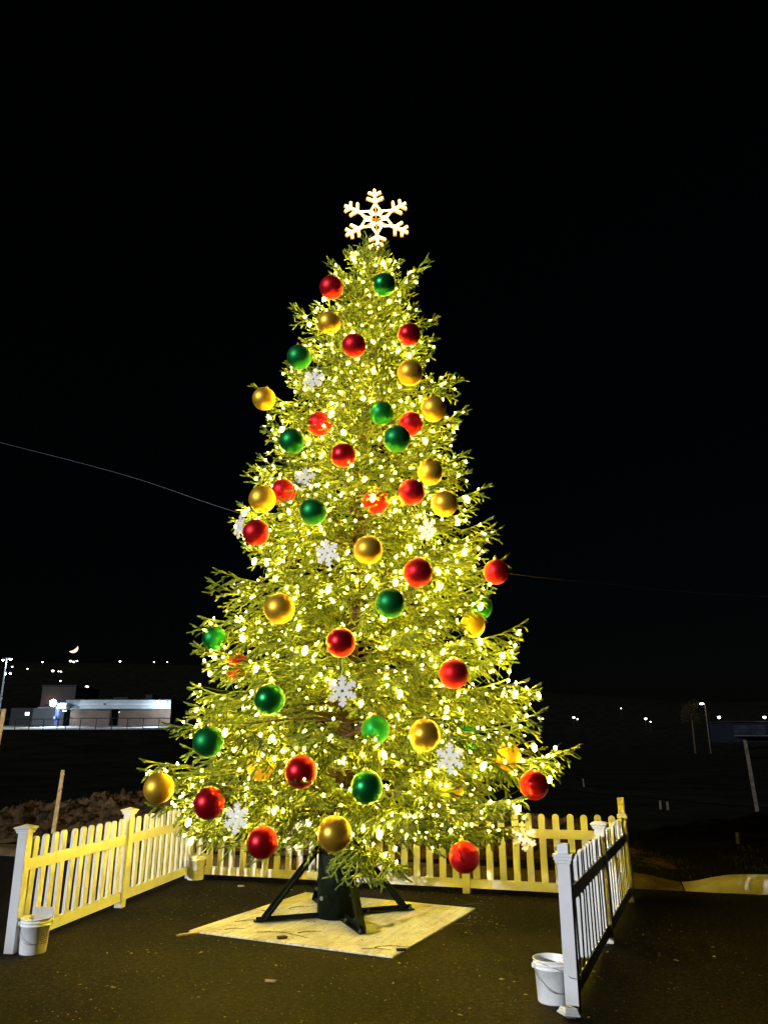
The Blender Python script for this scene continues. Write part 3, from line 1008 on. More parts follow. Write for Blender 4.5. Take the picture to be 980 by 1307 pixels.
BALLS = [
 # px, py, colour, finish, how deep (1 = on the outline), label
 (423, 367, 'red', 'matte', 1.10, 'topmost red matte ball, at the left edge just under the topper'),
 (452, 441, 'red', 'matte', 1.06, 'second red ball from the top, facing front below the upper gold ball'),
 (522, 427, 'red', 'shiny', 1.00, 'red ball behind twigs at the right edge near the top, above a gold ball'),
 (438, 581, 'red', 'shiny', 0.90, 'red ball half hidden by dark twigs, between two green balls'),
 (525, 628, 'red', 'matte', 0.97, 'red ball on the right of centre, left of two gold balls, half height'),
 (327, 680, 'red', 'matte', 1.06, 'large red matte ball at the left edge, half way up the tree'),
 (533, 731, 'red', 'matte', 1.03, 'red ball right of centre, just above the black green centre ball'),
 (633, 730, 'red', 'matte', 1.06, 'red ball hanging out at the right edge, half way up'),
 (435, 820, 'red', 'shiny', 0.99, 'bright red ball at the centre, straight above the white snowflake'),
 (579, 860, 'red', 'matte', 0.98, 'red ball right of centre, above the gold ball with a twig across'),
 (384, 985, 'red', 'shiny', 0.98, 'dark red shiny ball low left of centre, upper right of another red ball'),
 (267, 1025, 'red', 'shiny', 0.98, 'red shiny ball low on the left, beside the leftmost gold ball'),
 (335, 1075, 'red', 'shiny', 0.98, 'lowest red ball on the left, hanging above the back fence'),
 (681, 1002, 'red', 'shiny', 1.04, 'rightmost red ball, hanging under a long low branch'),
 (592, 1094, 'red', 'matte', 0.98, 'lowest red ball on the right, in front of the back fence'),
 (362, 627, 'red', 'matte', 0.80, 'red ball buried in foliage beside a gold ball at the left edge'),
 (480, 640, 'red', 'matte', 0.70, 'red ball buried deep in the centre, upper right of a green ball'),
 (408, 541, 'red', 'matte', 0.70, 'red ball nearly hidden, right of the left green ball, upper half'),
 (524, 541, 'red', 'matte', 0.72, 'red ball nearly hidden behind the dark green ball, upper right'),
 (303, 851, 'red', 'matte', 0.62, 'red ball nearly hidden at the left, above the green ball'),
 (420, 412, 'gold', 'matte', 1.08, 'topmost gold ball, at the left edge under the topmost red ball'),
 (523, 476, 'gold', 'matte', 1.06, 'gold ball at the right edge in the upper third, unobstructed'),
 (337, 509, 'gold', 'matte', 1.08, 'gold ball at the left edge in the upper third, hanging free'),
 (470, 702, 'gold', 'matte', 1.04, 'gold ball at the very centre with a small twig across its top'),
 (357, 777, 'gold', 'matte', 1.06, 'large gold ball left of centre, lower right of the left edge red ball'),
 (542, 938, 'gold', 'shiny', 0.96, 'gold shiny ball low right of centre with a dark twig across it'),
 (203, 1006, 'gold', 'matte', 1.05, 'leftmost gold ball, at the outer end of a low branch'),
 (427, 1064, 'gold', 'shiny', 1.05, 'lowest gold ball, shiny, hanging right above the tree stand'),
 (335, 637, 'gold', 'matte', 0.98, 'gold ball at the left edge, above the large red ball'),
 (567, 643, 'gold', 'matte', 1.00, 'gold ball at the right edge, the lower of two close together'),
 (549, 603, 'gold', 'matte', 0.97, 'gold ball at the right edge, the upper of two close together'),
 (553, 522, 'gold', 'matte', 0.97, 'gold ball behind twigs at the right edge, upper third, below another gold'),
 (648, 966, 'gold', 'matte', 0.78, 'gold ball in the shade low on the right, above the rightmost red ball'),
 (334, 977, 'gold', 'matte', 0.62, 'gold ball buried low on the left, between green and red balls'),
 (603, 798, 'gold', 'matte', 0.78, 'gold ball half hidden on the right, below a half hidden green ball'),
 (576, 1003, 'gold', 'matte', 0.62, 'gold ball buried low on the right, below the shiny gold ball'),
 (490, 363, 'green', 'shiny', 1.04, 'topmost green ball, right under the snowflake topper'),
 (382, 456, 'green', 'matte', 1.08, 'green ball at the left edge near the top, second green from the top'),
 (373, 563, 'green', 'matte', 1.07, 'green ball at the left in the upper half, below the left gold ball'),
 (506, 560, 'green', 'matte', 1.05, 'dark green ball right of centre in the upper half'),
 (400, 653, 'green', 'matte', 1.05, 'green ball left of centre at half height, upper left of centre gold ball'),
 (498, 770, 'green', 'matte', 1.05, 'dark green ball at the centre below the gold centre ball'),
 (344, 893, 'green', 'shiny', 0.98, 'green ball left of the white centre snowflake, lower third'),
 (266, 947, 'green', 'matte', 1.04, 'green ball at the far left in the lower third'),
 (468, 1005, 'green', 'shiny', 0.97, 'lowest green ball, at the centre between red and gold balls'),
 (479, 931, 'green', 'matte', 0.62, 'green ball buried in foliage left of the shiny gold ball'),
 (487, 527, 'green', 'matte', 0.72, 'green ball nearly hidden above the dark green ball, upper half'),
 (613, 775, 'green', 'matte', 0.78, 'green ball half hidden near the right edge, below the right edge red ball'),
 (274, 815, 'green', 'matte', 0.72, 'green ball half hidden at the left edge, lower half'),
 (596, 942, 'green', 'matte', 0.62, 'green ball buried low on the right, beside the shiny gold ball'),
]
ball_pos = []
for px_, py_, cn, fin, k, lab in BALLS:
    p = cone_hit(px_, py_, k - (0.075 if py_ > 850 else 0.04 if py_ > 600 else 0.01))
    ball_pos.append(p)
    b = link('ornament_ball', BM_[cn, fin], None, tuple(p))
    b.rotation_euler = (random.uniform(-.15, .15), random.uniform(-.15, .15), random.uniform(0, 6))
    b.scale = (random.uniform(.95, 1.04),) * 3
    tag(b, lab, 'ball ornament', f'{cn} balls on the tree')
    link('cap', cap_me, b); link('hook', hook_me, b)

# ------------------------------------------------------------------ flat white snowflakes hung in the tree
def flake_mesh():
    half = [(.30, .173), (.40, .125), (.50, .25), (.64, .245), (.575, .115), (.68, .11), (.74, .27), (.90, .23), (.83, .10), (.94, .11), (1.0, .04)]
    Rr = 0.15
    out = []
    for k in range(6):
        a = R(60 * k + 90)
        ca, sa = math.cos(a), math.sin(a)
        seq = [(u, -v) for u, v in half] + [(u, v) for u, v in reversed(half[1:])]
        for u, v in seq: out.append(((u * ca - v * sa) * Rr, (u * sa + v * ca) * Rr))
    hole = []
    for k in range(12):
        a = R(30 * k); r_ = 0.15 if k % 2 else 0.085
        hole.append((Rr * r_ * math.cos(a), Rr * r_ * math.sin(a)))
    return MB().prism(out, 0.012, [hole]).mesh('snowflake_ornament', M['white_ply'])


flake = flake_mesh()
loop_me = MB().tube([(0, 0, 0.142), (0.004, 0, 0.22), (0, 0, 0.30)], 0.002, 5).mesh('hanging_loop', M['white_ply'])
FL = [(437, 882, 1.13, -10, 'white snowflake cutout at the lower centre, whole and facing front'),
      (418, 706, 1.09, 25, 'white snowflake cutout left of the centre gold ball'),
      (574, 968, 0.97, 20, 'cream snowflake cutout just below the shiny gold ball, lower right'),
      (400, 484, 1.12, 15, 'white snowflake cutout in the upper left, beside the green ball'),
      (388, 612, 0.93, 10, 'snowflake cutout right below the left green ball, upper half'),
      (545, 676, 0.91, 40, 'snowflake cutout turned sideways, upper right of the centre'),
      (668, 1068, 0.99, 35, 'lowest snowflake cutout on the right, in front of the back fence'),
      (302, 1044, 0.90, 25, 'lowest snowflake cutout on the left, between two red balls'),
      (306, 672, 1.02, 55, 'snowflake cutout seen edge on behind the left edge red ball')]
for px_, py_, k, tw, lab in FL:
    p = cone_hit(px_, py_, k)
    o = link('snowflake_ornament', flake, None, tuple(p), (R(random.uniform(-8, 8)), R(random.uniform(-14, 14)), R(-abs(tw))))
    tag(o, lab, 'snowflake', 'white snowflake cutouts on the tree')
    link('hanging_loop', loop_me, o)

# ------------------------------------------------------------------ stand and board
def stand():
    s = empty('tree_stand', (TB.x, TB.y, 0.022), R(20))
    tag(s, 'dark green steel tree stand with pipe socket and braced feet', 'tree stand')
    m = MB()
    m.lathe([(0.0, 0.004), (0.235, 0.004), (0.235, 0.95), (0.215, 0.95), (0.215, 0.30), (0, 0.30)], n=32)
    m.build('pipe', M['green_steel'], s)
    for k in range(4):
        a = R(90 * k)
        u = Vector((math.cos(a), math.sin(a), 0)); v = Vector((-math.sin(a), math.cos(a), 0))
        bb = MB()
        bb.bar(u * .22 + Vector((0, 0, .020)), u * 1.0 + Vector((0, 0, .020)), .075, .012)
        bb.bar(u * .22 + v * .035 + Vector((0, 0, .045)), u * .98 + v * .035 + Vector((0, 0, .045)), .010, .05)
        bar = bb.build('base_bar', M['green_steel'], s)
        for d in (.95, .40): MB().lathe([(0, .026), (.022, .026), (.022, .046), (.010, .048), (.010, .062), (0, .062)], n=6, c=(u.x * d - v.x * .012, u.y * d - v.y * .012, 0), smooth=False).build('bolt', M['bolt'], bar)
        br_ = MB()
        br_.bar(u * .88 + Vector((0, 0, .04)), u * .225 + Vector((0, 0, .80)), .085, .014, up=v)
        br_.bar(u * .88 + Vector((0, 0, .04)) + v * .038, u * .225 + Vector((0, 0, .80)) + v * .038, .012, .075, up=v)
        br_.build('brace', M['green_steel'], s)
    for k in range(4):
        a = R(90 * k + 45 - 20 * (k % 2))
        u = Vector((math.cos(a), math.sin(a), 0))
        z = Vector((0, 0, .26))
        m = MB().tube([u * .20 + z, u * .36 + z], .013, 8).tube([u * .352 + z, u * .385 + z], .026, 6)
        m.build('clamp_bolt', M['bolt'], s)


stand()


def base_board():
    cs = [on_ground(243, 1192), on_ground(510, 1227), on_ground(603, 1160)]
    cs.append(cs[0] + cs[2] - cs[1])
    c = sum(cs, Vector()) / 4
    ang = math.atan2((cs[1] - cs[0]).y, (cs[1] - cs[0]).x)
    o = MB().box((0, 0, .012), (2.5, 2.5, .018), bevel=.003).build('base_board', M['board'], None, (c.x, c.y, 0), (0, 0, ang))
    tag(o, 'square pale board lying on the asphalt under the tree stand', 'board')
    return c, ang


BC, BA = base_board()

# ------------------------------------------------------------------ picket fences
def cap_shape(m, z):
    a = 0.056
    prof = [(a, z), (a + .010, z), (a + .010, z + .016), (a + .018, z + .022), (a + .018, z + .034), (a + .032, z + .046), (a + .032, z + .056), (0.0001, z + .085)]
    rings = []
    for r_, zz in prof:
        rings.append([m.bm.verts.new((sx * r_, sy * r_, zz)) for sx, sy in ((-1, -1), (1, -1), (1, 1), (-1, 1))])
    for A, B in zip(rings[:-1], rings[1:]):
        for k in range(4): m.bm.faces.new((A[k], A[(k + 1) % 4], B[(k + 1) % 4], B[k]))
    m.bm.faces.new(list(reversed(rings[0])))
    return m


def picket_mesh():
    w, z0, z1 = 0.092, 0.175, 1.065
    pts = [(-w / 2, z0), (w / 2, z0), (w / 2, z1 - .04)]
    for k in range(1, 8):
        a = math.pi * k / 8
        pts.append((w / 2 * math.cos(a), z1 - .04 + .042 * math.sin(a)))
    pts.append((-w / 2, z1 - .04))
    return MB().prism(pts, 0.033).mesh('picket', M['vinyl'])


PK = picket_mesh()
POSTM = MB().box((0, 0, .56), (.105, .105, 1.12), bevel=.004).mesh('post', M['vinyl_post'])
POST_LOW = MB().box((0, 0, .545), (.105, .105, 1.09), bevel=.004).mesh('post', M['vinyl_post'])
CAPM = cap_shape(MB(), 1.117).mesh('cap', M['vinyl'])


def fence(name_label, pts, missing=(), group='white picket fences round the tree'):
    p0 = Vector((*pts[0], 0))
    f = empty('picket_fence', p0)
    tag(f, name_label, 'fence', group)
    for i, (x, y) in enumerate(pts):
        d = Vector((pts[min(i + 1, len(pts) - 1)][0] - pts[max(i - 1, 0)][0], pts[min(i + 1, len(pts) - 1)][1] - pts[max(i - 1, 0)][1], 0))
        a = math.atan2(d.y, d.x)
        if (i, 'none') in missing: continue
        loc = Vector((x, y, 0)) - p0
        tilt = (random.uniform(-.012, .012), random.uniform(-.012, .012), a)
        if (i, 'capless') in missing:
            po = link('post', POST_LOW, f, loc, tilt)
            m = MB()
            for z, r_ in ((1.075, .064), (1.10, .074), (1.125, .080)):
                m.box((0, 0, z), (r_ * 2, r_ * 2, .024), bevel=.003)
            m.build('collar', M['vinyl'], po)
            MB().box((0, 0, 1.155), (.092, .092, .11), bevel=.004).build('post_core', M['vinyl'], po)
        elif (i, 'wood') in missing:
            po = link('post', POST_LOW, f, loc, tilt)
            m = MB(); m.box((0, 0, 1.06), (.135, .135, .05), bevel=.004); m.box((0.01, 0, 1.00), (.15, .15, .035), M=Matrix.Rotation(.06, 4, 'Y'), bevel=.004)
            m.build('collar', M['vinyl'], po)
            MB().box((0, 0, 1.18), (.090, .090, .24), bevel=.004).build('post_core', M['old_wood'], po)
        else:
            po = link('post', POSTM, f, loc, tilt)
            link('cap', CAPM, po)
    for i in range(len(pts) - 1):
        a0, b0 = Vector((*pts[i], 0)), Vector((*pts[i + 1], 0))
        d = (b0 - a0); L = d.length; d.normalize()
        a = math.atan2(d.y, d.x)
        for z in (.13, .80):
            MB().box((0, 0, 0), (L - .109, .052, .115), bevel=.004).build('rail', M['vinyl'], f, (a0 + b0) / 2 - p0 + Vector((0, 0, z + random.uniform(-.006, .006))), (0, 0, a))
        n = 11
        for k in range(n):
            t = .055 + (L - .11) * (k + .5) / n
            link('picket', PK, f, a0 + d * t - p0 + Vector((0, 0, random.uniform(-.006, .006))), (random.uniform(-.013, .013), random.uniform(-.011, .011), a + random.uniform(-.03, .03)))
    return f


LF = [on_ground(15, 1216), on_ground(153, 1158)]
dl = LF[1] - LF[0]
left_pts = [(LF[0].x, LF[0].y), (LF[1].x, LF[1].y), (LF[1].x + dl.x, LF[1].y + dl.y)]
RF = [on_ground(732, 1289), on_ground(777, 1203)]
dr = RF[1] - RF[0]
right_pts = [(RF[0].x, RF[0].y), (RF[1].x, RF[1].y), (RF[1].x + dr.x * 1.02, RF[1].y + dr.y * 1.02)]
A_, B_ = Vector(left_pts[2]), Vector(right_pts[2])
back_pts = [tuple(A_.lerp(B_, t)) for t in (0, 1 / 3, 2 / 3, 1)]
fence('white picket fence at the left, lit yellow from inside, bucket at its end', left_pts)
fence('white picket fence behind the tree, seen between the branches and the board', back_pts, missing=((0, 'none'), (3, 'none')))
fence('white picket fence at the right seen from outside with dark rails', right_pts, missing=((0, 'capless'), (2, 'wood')))

# loose cap on the ground
cm = cap_shape(MB(), 0.0)
pc = cm.build('loose_post_cap', M['vinyl'])
g = on_ground(727, 1300)
pc.scale = (.74, .74, .9)
pc.location = (g.x, g.y + .02, 0.072); pc.rotation_euler = (R(176), R(8), R(14))
tag(pc, 'white fence post cap lying loose at the foot of the right post', 'post cap')

# ------------------------------------------------------------------ buckets
def bucket(loc, label, rz=0.0, handle='down', hsc=1.0, block=False, printed=False):
    b = empty('bucket', loc, rz)
    tag(b, label, 'bucket', 'white plastic buckets by the fence')
    R0, R1, H = .125, .143, .36 * hsc
    m = MB()
    m.lathe([(0, 0), (R0 - .006, 0), (R0, .008), (R0 + (R1 - R0) * .78, H * .78), (R1 + .006, H * .785), (R1 + .006, H * .80), (R1 - .001, H * .81), (R1, H * .875), (R1 + .007, H * .88), (R1 + .007, H * .895), (R1, H * .905), (R1 + .002, H * .965),
             (R1 + .009, H * .97), (R1 + .010, H * .993), (R1 + .004, H), (R1 - .004, H), (R1 - .006, H * .97), (R0 - .006, .012), (0, .012)], n=40)
    body = m.build('body', M['bucket'], b)
    for s in (-1, 1): MB().box((s * (R1 + .012), 0, H * .845), (.022, .032, .034), bevel=.004).build('handle_ear', M['bucket'], body)
    pts = []
    for k in range(17):
        a = math.pi * k / 16
        x = -(R1 + .014) * math.cos(a); s_ = math.sin(a)
        if handle == 'down': pts.append((x, -(.065 + .10 * 0) * s_ - (.10 * s_), H * .845 - .17 * s_))
        else: pts.append((x, -.17 * s_, H * .845 - .02 * s_))
    MB().tube(pts, .0032, 6).build('handle', M['wire_metal'], b)
    if block: MB().box((.02, .02, H + .01), (.17, .03, .16), M=Matrix.Rotation(.12, 4, 'Y'), bevel=.004).build('lid', M['bucket'], b)
    if printed:
        # block of small dark print on the side
        n, k = 8, 7
        m = MB()
        r_ = random.Random(3)
        for j in range(k):
            a = R(-62)
            while a < R(-18):
                w_ = R(r_.uniform(3, 9))
                z = H * (.62 - .055 * j)
                rr_ = R0 + (R1 - R0) * (z / H) + .0022
                vs_ = [m.bm.verts.new((rr_ * math.cos(q), rr_ * math.sin(q), zz)) for q, zz in ((a, z), (a + w_, z), (a + w_, z + .009), (a, z + .009))]
                m.bm.faces.new(vs_)
                a += w_ + R(r_.uniform(1.5, 3))
        m.build('print', M['bolt'], b)
    return b


g = on_ground(42, 1217); bucket((g.x - .015, g.y + .03, 0), 'white bucket with small print against the left front fence post', R(18), hsc=.9, block=True, printed=True)
g = on_ground(247, 1124); bucket((g.x, g.y + .12, 0), 'white bucket in the back left fence corner under the branches', R(10))
g = on_ground(710, 1284); bucket((g.x, g.y + .11, 0), 'open white bucket beside the capless right front fence post', R(8), hsc=.88)
# stick-out wire that ties the near bucket to its post
def tie_wire():
    g = on_ground(710, 1284); c = Vector((g.x, g.y + .12, .30)); q = Vector((*right_pts[0], .0))
    pts = [c + Vector((-.10, -.13, 0)), c + Vector((.04, -.17, -.04)), Vector((q.x - .03, q.y - .075, .24)), Vector((q.x + .062, q.y - .066, .225)), Vector((q.x + .085, q.y + .03, .25))]
    o = MB().tube(pts, .003, 6).build('tie_wire', M['wire_metal'])
    tag(o, 'thin wire looped round the capless right front post', 'wire')


tie_wire()

# ------------------------------------------------------------------ twigs and scraps
def twig(p, L, a, label, name='fallen_twig', m_='twig', z=.026, th=.004):
    pts = []
    r = random.Random(int(L * 1000 + p.x * 77))
    n = 6
    for k in range(n):
        t = k / (n - 1)
        pts.append((L * (t - .5), L * .08 * math.sin(t * 4 + r.uniform(-.4, .4)), .004 + .012 * L * math.sin(t * math.pi)))
    b = MB().tube(pts, [th * (1.1 - .7 * k / n) for k in range(n)], 5)
    b.tube([pts[2], (pts[2][0] + L * .16, pts[2][1] + L * .12, .006)], [th * .7, th * .3], 4)
    b.tube([pts[3], (pts[3][0] + L * .14, pts[3][1] - L * .11, .006)], [th * .6, th * .3], 4)
    o = b.build(name, M[m_], None, (p.x, p.y, z), (0, 0, a))
    tag(o, label, 'twig', 'twigs fallen round the stand')


for px_, py_, L, a, lab, z in [
    (360, 1193, .62, -.35, 'long thin twig on the pale board left of the front foot', .024),
    (330, 1176, .55, .12, 'twig on the board behind the left foot of the stand', .024),
    (344, 1166, .40, -.9, 'short twig on the left half of the board, pointing at the pipe', .024),
    (385, 1158, .35, .5, 'twig on the board right behind the left brace', .024),
    (480, 1212, .30, -.1, 'twig on the board in front of the front foot', .024),
    (500, 1209, .36, .1, 'twig near the front corner of the board', .024),
    (395, 1190, .26, .3, 'small twig between left and front feet of the stand', .024),
    (300, 1186, .22, .2, 'small twig near the left corner of the board', .024),
    (610, 1155, .42, .15, 'green-brown twig on the asphalt by the right board corner', .002),
    (590, 1180, .25, .0, 'twig on the asphalt below the right board edge', .002)]:
    twig(on_ground(px_, py_, z), L, a, lab, z=z)


def scrap(px_, py_, sx, sy, a, label, m_='stake', z=0.0):
    p = on_ground(px_, py_)
    m = MB().box((0, 0, .012), (sx, sy, .018), bevel=.003)
    for v in m.bm.verts:
        v.co.x += random.uniform(-.12, .12) * sx; v.co.y += random.uniform(-.2, .2) * sy
    o = m.build('wood_scrap', M[m_], None, (p.x, p.y, z + .001), (0, 0, a))
    tag(o, label, 'wood scrap', 'bits of wood lying about')


scrap(243, 1193, .26, .03, .62, 'splintered strip of wood at the left corner of the board')
scrap(345, 1254, .09, .022, -.25, 'pale chip of wood on the asphalt in front of the board')
scrap(360, 1201, .10, .07, .4, 'dark lump on the board near its left front edge', 'bark', .022)
scrap(512, 1217, .09, .05, .1, 'dark green scrap at the front corner of the board', 'green_steel', .022)
scrap(308, 1132, .09, .04, .1, 'pale scrap on the asphalt behind the board, left of the stand', 'vinyl')

# small gravel and needle litter too fine to count
def litter():
    n = 1500
    u = rng.uniform(-3.0, 3.6, n); v = rng.uniform(5.0, 12.2, n)
    V, F = [], []
    tet = np.array([[1, 0, -.5], [-.5, .87, -.5], [-.5, -.87, -.5], [0, 0, .8]]); tf = [(0, 1, 3), (1, 2, 3), (2, 0, 3)]
    c, s = math.cos(-BA), math.sin(-BA)
    for i in range(n):
        lx = (u[i] - BC.x) * c - (v[i] - BC.y) * s; ly = (u[i] - BC.x) * s + (v[i] - BC.y) * c
        z = .022 if max(abs(lx), abs(ly)) < 1.22 else 0.001
        if z > .01 and rng.random() < .5: continue
        sz = rng.uniform(.0025, .008) * (1.0 if rng.random() < .9 else 1.8)
        a = rng.uniform(0, 6.28); st = rng.uniform(1, 3.2)
        q = tet * np.array([sz * st, sz, sz * .7]); q[:, 2] += sz * .35
        q2 = np.stack([q[:, 0] * math.cos(a) - q[:, 1] * math.sin(a), q[:, 0] * math.sin(a) + q[:, 1] * math.cos(a), q[:, 2]], -1) + [u[i], v[i], z]
        o = len(V); V.extend(q2); F += [(o + x, o + y, o + w_) for x, y, w_ in tf]
    o = link('litter', np_mesh('litter', V, F, [mat('litter', (0.30, 0.24, 0.13), 0.9, noise=(1.4, (0.05, 0.045, 0.025), .45, .55))]))
    tag(o, 'fine grit, bark crumbs and needles strewn over asphalt and board', 'litter', kind='stuff')


litter()

# ------------------------------------------------------------------ stakes, posts and the overhead cable
def stake(base, top, w, t, label, mname='stake', name='wooden_stake', cat='stake'):
    m = MB().bar(Vector((0, 0, -.1)), top - base, w, t, up=(0, -1, 0.05))
    for v in m.bm.verts:
        v.co += Vector((random.uniform(-.006, .006), random.uniform(-.006, .006), random.uniform(-.01, .01)))
    o = m.build(name, M[mname], None, tuple(base))
    tag(o, label, cat)
    return o


b0 = at(72, 1036, 17.2); b0.z = float(dirt_height(np.array([b0.x]), np.array([b0.y]))[0]) - .02
stake(b0, at(81, 983, 17.2), .085, .045, 'leaning wooden stake driven into the dirt bank behind left fence')
b1 = at(-16, 1030, 17.0); b1.z = max(0.05, b1.z - .3)
stake(b1, at(6, 905, 17.0), .085, .045, 'tall wooden stake cut off by the left edge of the photo')
for px_, py_, hpx, lab in [(745, 1005, 11, 'pale marker stake nearest the tree, right of its low branch'),
                           (843, 1033, 11, 'left one of a close pair of pale marker stakes'), (852, 1034, 11, 'right one of a close pair of pale marker stakes'),
                           (941, 1077, 15, 'short marker stake on the verge below the tall right post'), (715, 1001, 8, 'smallest marker stake, just right of the rightmost red ball')]:
    p = on_ground(px_, py_, .11)
    q = at(px_ - 1.5, py_ - hpx, p.y)
    stake(p, q, .06, .03, lab, 'grey_wood', 'marker_stake')
p = on_ground(966, 1036, .11); q = at(950, 944, p.y)
stake(p, q, .085, .07, 'tall weathered post standing alone near the right edge', 'grey_wood', 'lone_post', 'post')


def cable():
    pts = []
    # hangs from beyond the left of the view, past the back of the tree and away to the right
    K = [(-120, 535, 20.0), (25, 571, 17.0), (165, 608, 14.2), (303, 654, 12.1), (480, 700, 12.6), (650, 732, 13.6), (760, 744, 15.5), (870, 755, 19), (990, 762, 26), (1120, 765, 34)]
    W = [at(*k) for k in K]
    for i in range(len(W) - 1):
        a = W[max(i - 1, 0)]; b_ = W[i]; c = W[i + 1]; d = W[min(i + 2, len(W) - 1)]
        for t in np.linspace(0, 1, 6, endpoint=False):
            t = float(t)
            pts.append(0.5 * ((2 * b_) + (c - a) * t + (2 * a - 5 * b_ + 4 * c - d) * t * t + (3 * b_ - a - 3 * c + d) * t ** 3))
    pts.append(W[-1])
    o = MB().tube(pts, .0032, 6).build('cable', mat('cable_sheath', (0.11, 0.115, 0.14), .6))
    tag(o, 'thin overhead cable sagging behind the tree across the dark sky', 'cable')


cable()

# ------------------------------------------------------------------ far left: school building and floodlights
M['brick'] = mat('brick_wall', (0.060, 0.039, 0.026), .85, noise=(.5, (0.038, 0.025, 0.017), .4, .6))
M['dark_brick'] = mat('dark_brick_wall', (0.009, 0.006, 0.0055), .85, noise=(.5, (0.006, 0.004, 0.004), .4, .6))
M['fascia'] = mat('metal_fascia', (0.20, 0.235, 0.25), .6, spec=.1, noise=(.3, (0.15, 0.18, 0.19), .4, .6))
M['dark_metal'] = mat('dark_metal', (0.008, 0.009, 0.011), .6, spec=.1)
M['concrete'] = mat('concrete_walk', (0.40, 0.41, 0.41), .85, noise=(.4, (0.28, 0.285, 0.285), .4, .6))
M['teal'] = mat('teal_panel', (0.007, 0.013, 0.015), .6)
M['blue'] = mat('blue_paint', (0.006, 0.016, 0.075), .5)
M['flood'] = mat('flood_glass', (0.9, 0.95, 1), .3, emis=(0.75, 0.87, 1.0), estr=60.0)
M['lit_glass'] = mat('lit_window', (0.9, 0.85, 0.7), .3, emis=(1.0, 0.86, 0.66), estr=2.2)
M['far_white'] = mat('far_lamp_white', (0.9, 0.9, 0.9), .3, emis=(0.95, 0.95, 1.0), estr=9.0)
M['far_warm'] = mat('far_lamp_warm', (0.9, 0.8, 0.6), .3, emis=(1.0, 0.72, 0.42), estr=7.0)

DB = 118.0
PX = (DB * math.cos(PITCH) + 3 * math.sin(PITCH)) / FPX     # metres per photo pixel there


def bx(px_): return (px_ - 490) * PX


def bz(py_): return at(490, py_, DB).z


def lamp_light(parent, loc, power, color=(.72, .85, 1.0), r=.3, name='lamp_light'):
    l = bpy.data.lights.new(name, 'POINT'); l.energy = power; l.color = color; l.shadow_soft_size = r
    o = bpy.data.objects.new(name, l); col.objects.link(o); o.parent = parent; o.location = loc
    return o


